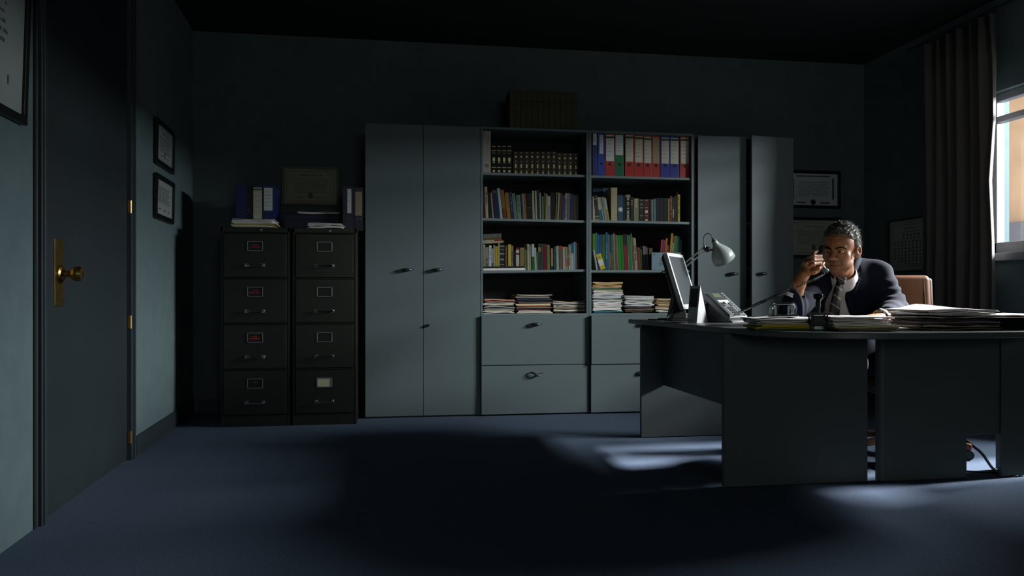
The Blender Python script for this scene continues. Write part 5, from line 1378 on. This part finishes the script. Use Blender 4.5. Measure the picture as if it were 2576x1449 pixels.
for i in range(len(pk)):
    if np.linalg.norm(toH(ctr[i:i+1])[0] - np.array((0, -.016, .047))) < .08: continue
    c = ctr[i] - nrm[i]*.002; h = hp2[i]
    flow = (np.array((.25*np.sign(h[0]), -.75, -.35 if h[2] < .09 else .12)) + rs.normal(0, .3, 3)) @ HR
    if h[1] > .045: flow = (np.array((.1*np.sign(h[0]), .55, -.15)) + rs.normal(0, .35, 3)) @ HR
    L_ = rs.uniform(.008, .018)
    tip = c + (nrm[i]*.20 + flow*.95) * L_; midp = c + (nrm[i]*.40 + flow*.45) * L_*.55
    mb = st2 if rs.rand() < (.8 if h[0] > .02 or h[2] < .05 else .45) else st1
    w_ = rs.uniform(.0005, .0011)
    mb.tube([tuple(c), tuple(midp), tuple(tip)], [w_*1.3, w_, .0001], 3, cap=False)
part('hair_strands', st1, M('dark_hair_strands', '2a2723', .5), hair)
part('hair_strands', st2, m_hair_lt, hair)

# ---- jacket
zk = [.60, .78, .86, .92, .97, 1.03]
ulk = [(2080, 812), (2083, 785), (2088, 750), (2092, 725), (2095, 700), (2097, 672)]
urk = [(2145, 812), (2135, 785), (2129, 752), (2127, 722), (2135, 697), (2150, 668)]
tF = 3.885
sl = lambda L_: ([HCAM - (v - HOR)/FPX*tF for u, v in L_], [(u - 1288)/FPX*tF - S0 for u, v in L_])
zl_, xl_ = sl(ulk); zr_, xr_ = sl(urk)
def opening(P):
    z = P[:, 2]; xl = np.interp(z, zl_, xl_); xr = np.interp(z, zr_, xr_)
    return xl, xr
CH, BE = q(2137, 768, 4.015), q(2130, 850, 3.99)
def trunk(P, o):
    d = ell(P, CH, (.178 + o, .128 + o, .225 + o))
    d = smin(d, cap(P, q(2195, 690, 4.0), q(2080, 703, 4.01), .055 + o), .07)
    d = smin(d, ell(P, BE, (.175 + o, .130 + o, .20 + o)), .06)
    d = smin(d, ell(P, q(2150, 705, 4.06), (.16 + o, .085 + o, .10 + o)), .05)
    return d
def sleeve(P, pts, rs, seed):
    d = chain(P, pts, rs, .03)
    # cloth folds running round the arm, strongest at the elbow
    e = pts[1]; w = np.exp(-((np.linalg.norm(P - e, axis=1))/.10)**2)
    ax = (pts[1] - pts[0]) / np.linalg.norm(pts[1] - pts[0])
    s = (P - pts[0]) @ ax
    side = np.sin(s*95 + 2.2*np.sin(P[:,0]*28 + seed) + 1.7*np.sin(P[:,2]*31))
    return d + (.0042*w + .0022) * side
def jacket_sdf(P):
    d = trunk(P, .012)
    fold = .0028*np.sin(P[:,0]*42 + 2.5*np.sin(P[:,2]*17))*np.clip((.95 - P[:,2])*3, 0, 1)
    d = d + fold
    la = sleeve(P, [LSh, LE, q(2232, 795, 3.69)], [.070, .060, .049], 0.)
    ra = sleeve(P, [RSh, RSe, q(1999, 744, 3.73)], [.070, .056, .047], 1.)
    # padded shoulders
    d = smin(d, ell(P, LSh + [-.012, .01, .018], (.072, .07, .055)), .03)
    d = smin(d, ell(P, RSh + [.012, .01, .012], (.072, .07, .055)), .03)
    # opening with raised lapels
    xl, xr = opening(P)
    front = P[:, 1] < (4.0 - T0)
    lapw = np.clip(.052 - (.80 - P[:,2])*.0, .0, .06)
    up = (P[:, 2] > .78)
    dl = xl - P[:, 0]; dr = P[:, 0] - xr
    lw = np.interp(P[:,2], [.76, .80, .93, .965, .985, 1.02], [.0, .02, .062, .068, .045, .04])
    lap = np.where(front & (((dl > 0) & (dl < lw)) | ((dr > 0) & (dr < lw))), .0055, 0)
    d = d - lap
    op = np.maximum(np.maximum(xl - P[:,0], P[:,0] - xr), (P[:,1] - (4.03 - T0)))
    d = smax(d, -op, .003)
    d = smin(d, la, .022); d = smin(d, ra, .022)
    # hollow sleeves at the cuffs
    d = smax(d, -cap(P, q(2236, 793, 3.72), q(2216, 800, 3.60), .042, .042), .003)
    d = smax(d, -cap(P, q(1997, 752, 3.73), q(2007, 722, 3.73), .040, .042), .003)
    # room for the neck
    d = smax(d, -cap(P, fromH((0, -.03, -.05)), q(2134, 705, 3.99), .066, .064), .004)
    # bottom hem
    d = smax(d, .52 - P[:, 2], .004)
    return d
jm = sdf_mesh('jacket', jacket_sdf, (-.52, -.42, .50), (.42, .26, 1.09), .0055)
jacket = link('jacket', npmesh('jacket', [jm]), m_suit, man)
jacket['label'] = 'dark navy suit jacket, open at the front'
# jacket collar round the neck
colr = catmull([tuple(q(2096, 690, 3.895)), tuple(q(2093, 668, 3.955)), tuple(q(2112, 652, 4.05)), tuple(q(2140, 646, 4.06)), tuple(q(2160, 652, 4.0)), tuple(q(2153, 668, 3.93)), tuple(q(2141, 688, 3.895))], 6)
part('collar', MB().tube(colr, [.010] + [.016]*(len(colr)-2) + [.010], 8, flat=1.5), m_suit, jacket, smooth=True)
part('cuff_button', MB().lathe([(.006,0),(.006,.002),(.004,.003)], 12, tuple(q(2256, 795, 3.66)), (0, -1, .2)), m_steel, jacket)
# ---- shirt
NA, NB = fromH((0, -.032, -.080)), fromH((0, -.056, -.175))
nax = (NA - NB) / np.linalg.norm(NA - NB)
def shirt_sdf(P):
    d = trunk(P, -.004)
    d = d + .0014*np.sin(P[:,0]*70 + 3*np.sin(P[:,2]*22))
    d = smin(d, cap(P, NB + nax*.012, NB - nax*.03, .059, .060), .03)
    d = smax(d, (P - NB) @ nax - .020, .004)
    return d
sm = sdf_mesh('shirt', shirt_sdf, (-.26, -.22, .50), (.26, .2, 1.05), .006)
shirt = link('shirt', npmesh('shirt', [sm]), m_shirt, man); shirt['label'] = 'pale pinkish white dress shirt'
def collar_sdf(P):
    w = P - NB; s = w @ nax; r = np.linalg.norm(w - s[:, None]*nax, axis=1)
    fwd = (P - NB) @ np.array([-.55, -.83, 0])
    top = .052 - .38*fwd
    d = np.abs(r - (.0605 + .16*np.maximum(0, .045 - s))) - .0028
    d = smax(d, s - top, .002); d = smax(d, (top - .042) - s, .002)
    # open at the throat
    d = smax(d, -np.maximum(np.abs((P - NB) @ np.array([.83, -.55, 0])) - (.003 + .30*np.maximum(0, s)), .02 - fwd), .002)
    return d
cm = sdf_mesh('shirt_collar', collar_sdf, NB - [.1, .1, .06], NB + [.1, .1, .14], .0030)
link('shirt_collar', npmesh('shirt_collar', [cm]), m_shirt, shirt)
for pts in (((2140,680,3.905),(2147,676,3.915),(2131,710,3.858),(2114,699,3.866)), ((2098,690,3.900),(2098,696,3.895),(2099,713,3.864),(2109,702,3.860))):
    a4 = [Vector(q(*p)) for p in pts]; nrm_ = (a4[1]-a4[0]).cross(a4[3]-a4[0]).normalized()*.003
    part('collar_point', MB().hexa(a4, [p + nrm_ for p in a4]), m_shirt, shirt, bevel=.001)
part('cuff', MB().tube([tuple(q(1991, 752, 3.73)), tuple(q(1996, 743, 3.73))], [.042, .043], 24, cap=False), m_shirt, shirt)
# ---- tie with slanting stripes
m_tie = bpy.data.materials.new('striped_tie'); m_tie.use_nodes = True
nt = m_tie.node_tree; N = nt.nodes; L = nt.links; b = N['Principled BSDF']
tc = N.new('ShaderNodeTexCoord'); mp = N.new('ShaderNodeMapping'); mp.inputs['Rotation'].default_value = (0, math.radians(58), 0)
wv = N.new('ShaderNodeTexWave'); wv.inputs['Scale'].default_value = 7.2; wv.bands_direction = 'X'
L.new(tc.outputs['Object'], mp.inputs[0]); L.new(mp.outputs[0], wv.inputs['Vector'])
rp = N.new('ShaderNodeValToRGB'); rp.color_ramp.interpolation = 'CONSTANT'
E_ = rp.color_ramp.elements; E_[0].color = (*lin('080a11'), 1); E_[1].position = .93; E_[1].color = (*lin('7e4626'), 1)
e3 = E_.new(.985); e3.color = (*lin('8a7f74'), 1)
L.new(wv.outputs['Fac'], rp.inputs[0]); L.new(rp.outputs[0], b.inputs['Base Color']); b.inputs['Roughness'].default_value = .5
tie = MB()
rows_ = [(2103,2122,700,3.872),(2105,2119,712,3.862),(2100,2117,722,3.860),(2095,2115,740,3.858),(2090,2113,760,3.858),(2085,2111,785,3.858),(2080,2109,815,3.86)]
vs = []
for a, b2, v, t in rows_:
    for k in range(7):
        x = a + (b2 - a)*k/6; vs.append(q(x, v, t - .010*math.sin(math.pi*k/6)))
tie.v = [tuple(p) for p in vs]; tie.f = [(i*7+j, i*7+j+1, (i+1)*7+j+1, (i+1)*7+j) for i in range(len(rows_)-1) for j in range(6)]
to = part('tie_blade', tie, m_tie, man, smooth=True); to.modifiers.new('s', 'SOLIDIFY').thickness = .004
to['label'] = 'dark tie with slanting orange stripes'
kt = [q(2101,696,3.862), q(2128,697,3.862), q(2123,716,3.850), q(2106,715,3.850)]
part('tie_knot', MB().hexa([Vector(p) for p in kt], [Vector(p) + Vector((0,-.016,0)) for p in kt]), m_tie, man, bevel=.007, seg=3)
# ---- trousers and shoes under the desk
def trou(P):
    d = ell(P, PEL, (.185, .15, .13))
    for s in (-1, 1):
        d = smin(d, cap(P, PEL + [s*.09, -.02, -.02], PEL + [s*.13, -.34, -.02], .092, .072), .03)
        d = smin(d, cap(P, PEL + [s*.13, -.34, -.02], PEL + [s*.13, -.20, -.45], .068, .056), .02)
    return d
tm = sdf_mesh('trousers', trou, (-.34, -.55, .04), (.42, .32, .74), .012)
link('trousers', npmesh('trousers', [tm]), m_suit, man)
for s in (-1, 1):
    a = PEL + [s*.13, -.20, -.50]
    def shoe(P):
        e = smin(cap(P, a + [0, .05, -.005], a + [0, -.14, -.02], .042, .034), ell(P, a + [0, .03, .03], (.045, .06, .06)), .02)
        return smax(e, .008 - P[:, 2], .003)
    sm_ = sdf_mesh('shoe', shoe, a - [.08, .25, .1], a + [.08, .2, .15], .007)
    link('shoe', npmesh('shoe', [sm_]), M('black_leather', '0f0d0c', .25), man)

# ---- watch and ring
wc = q(2214, 787.5, 3.632)
wt = thing('wristwatch', "steel wristwatch on the man's left wrist", 'watch', (0, 0, 0)); 
wt.location = man.location; wt.rotation_euler = man.rotation_euler; 
wn = Vector((-.12, -.55, .83)).normalized()
dv = Vector(q(2213, 800.5, 3.615) - LW).normalized(); wcen = Vector(q(2215.5, 797.5, 3.63)); sd = wn.cross(dv).normalized(); up_ = dv.cross(sd).normalized()
wc = wcen + (wn - dv*wn.dot(dv)).normalized() * .0315; wn = (wn - dv*wn.dot(dv)).normalized()
part('case', MB().lathe([(.0185, -.004), (.0195, 0), (.0195, .005), (.0165, .007)], 28, tuple(wc), tuple(wn)), m_steel, wt)
part('dial', MB().lathe([(.0155, .0068), (.0155, .0076)], 24, tuple(wc), tuple(wn)), M('pale_dial', '9aa09c', .25), wt)
ring = [tuple(wcen + sd*.0335*math.cos(a) + up_*.031*math.sin(a)) for a in [k*math.pi/14 for k in range(29)]]
part('strap', MB().tube(ring, .0065, 6, flat=.35, cap=False), m_chrome, wt)
rg0 = Vector(q(2033, 658, 3.708)); rd = (Vector(q(2046,654.5,3.675)) - Vector(q(2031,660,3.72))).normalized(); r1 = rd.orthogonal().normalized(); r2 = rd.cross(r1)
rng = thing('finger_ring', "gold ring on the man's right hand holding the phone", 'ring', tuple(man.location), tuple(man.rotation_euler))
part('band', MB().tube([tuple(rg0 + r1*.0118*math.cos(a) + r2*.0118*math.sin(a)) for a in [k*math.pi/10 for k in range(21)]], .0016, 6, cap=False), M('gold', 'c89a3c', .2, 1.0), rng)

# ---- handset held to the ear, with the coiled cord back to the phone
ho = thing('phone_handset', "dark grey phone handset held to the man's ear", 'phone handset', tuple(man.location), tuple(man.rotation_euler))
def hset(P):
    pts = [q(2066, 624, 3.83), q(2062.5, 641, 3.775), q(2064, 662, 3.758), q(2073, 680, 3.76)]
    d = chain(P, pts, [.0115, .0110, .0115, .0135], .01)
    d = smin(d, ell(P, q(2068, 624, 3.84), (.013, .022, .0145)), .01)
    d = smin(d, ell(P, q(2077, 681, 3.77), (.016, .020, .0145)), .01)
    return d
hsm = sdf_mesh('handset', hset, q(2040, 704, 3.75) - [0, .10, 0], q(2100, 600, 3.75) + [0, .14, .0], .003)
part_h = link('handset_body', npmesh('handset_body', [hsm]), M('slate_plastic', '3c4648', .35, spec=.5), ho)
c0 = Vector(q(2074, 688, 3.745)); cpts = [(2072,690,3.74),(2050,702,3.66),(2020,714,3.62),(1990,728,3.63),(1960,741,3.68),(1930,754,3.78),(1905,765,3.90),(1885,775,4.05),(1858,786,4.20)]
P_ = catmull([tuple(q(*p)) for p in cpts], 24)
cl = [Vector(p) for p in P_]; acc = [0]
for i in range(1, len(cl)): acc.append(acc[-1] + (cl[i]-cl[i-1]).length)
tot = acc[-1]; turns = 74; nn = turns * 9
coil = []
ai = np.array(acc); pa = np.array([tuple(p) for p in cl])
upx = Vector((0,0,1))
for i in range(nn + 1):
    sdist = tot * i / nn
    c = Vector([np.interp(sdist, ai, pa[:, k]) for k in range(3)]); c2 = Vector([np.interp(min(sdist + .004, tot), ai, pa[:, k]) for k in range(3)])
    tg = (c2 - c).normalized() if (c2 - c).length > 1e-6 else tg
    s_ = tg.cross(upx).normalized(); u__ = s_.cross(tg)
    w_ = 2*math.pi*turns*i/nn
    coil.append(tuple(c + s_*.0065*math.cos(w_) + u__*.0065*math.sin(w_)))
part('coiled_cord', MB().tube(coil, .0016, 5), m_black, ho, smooth=True)
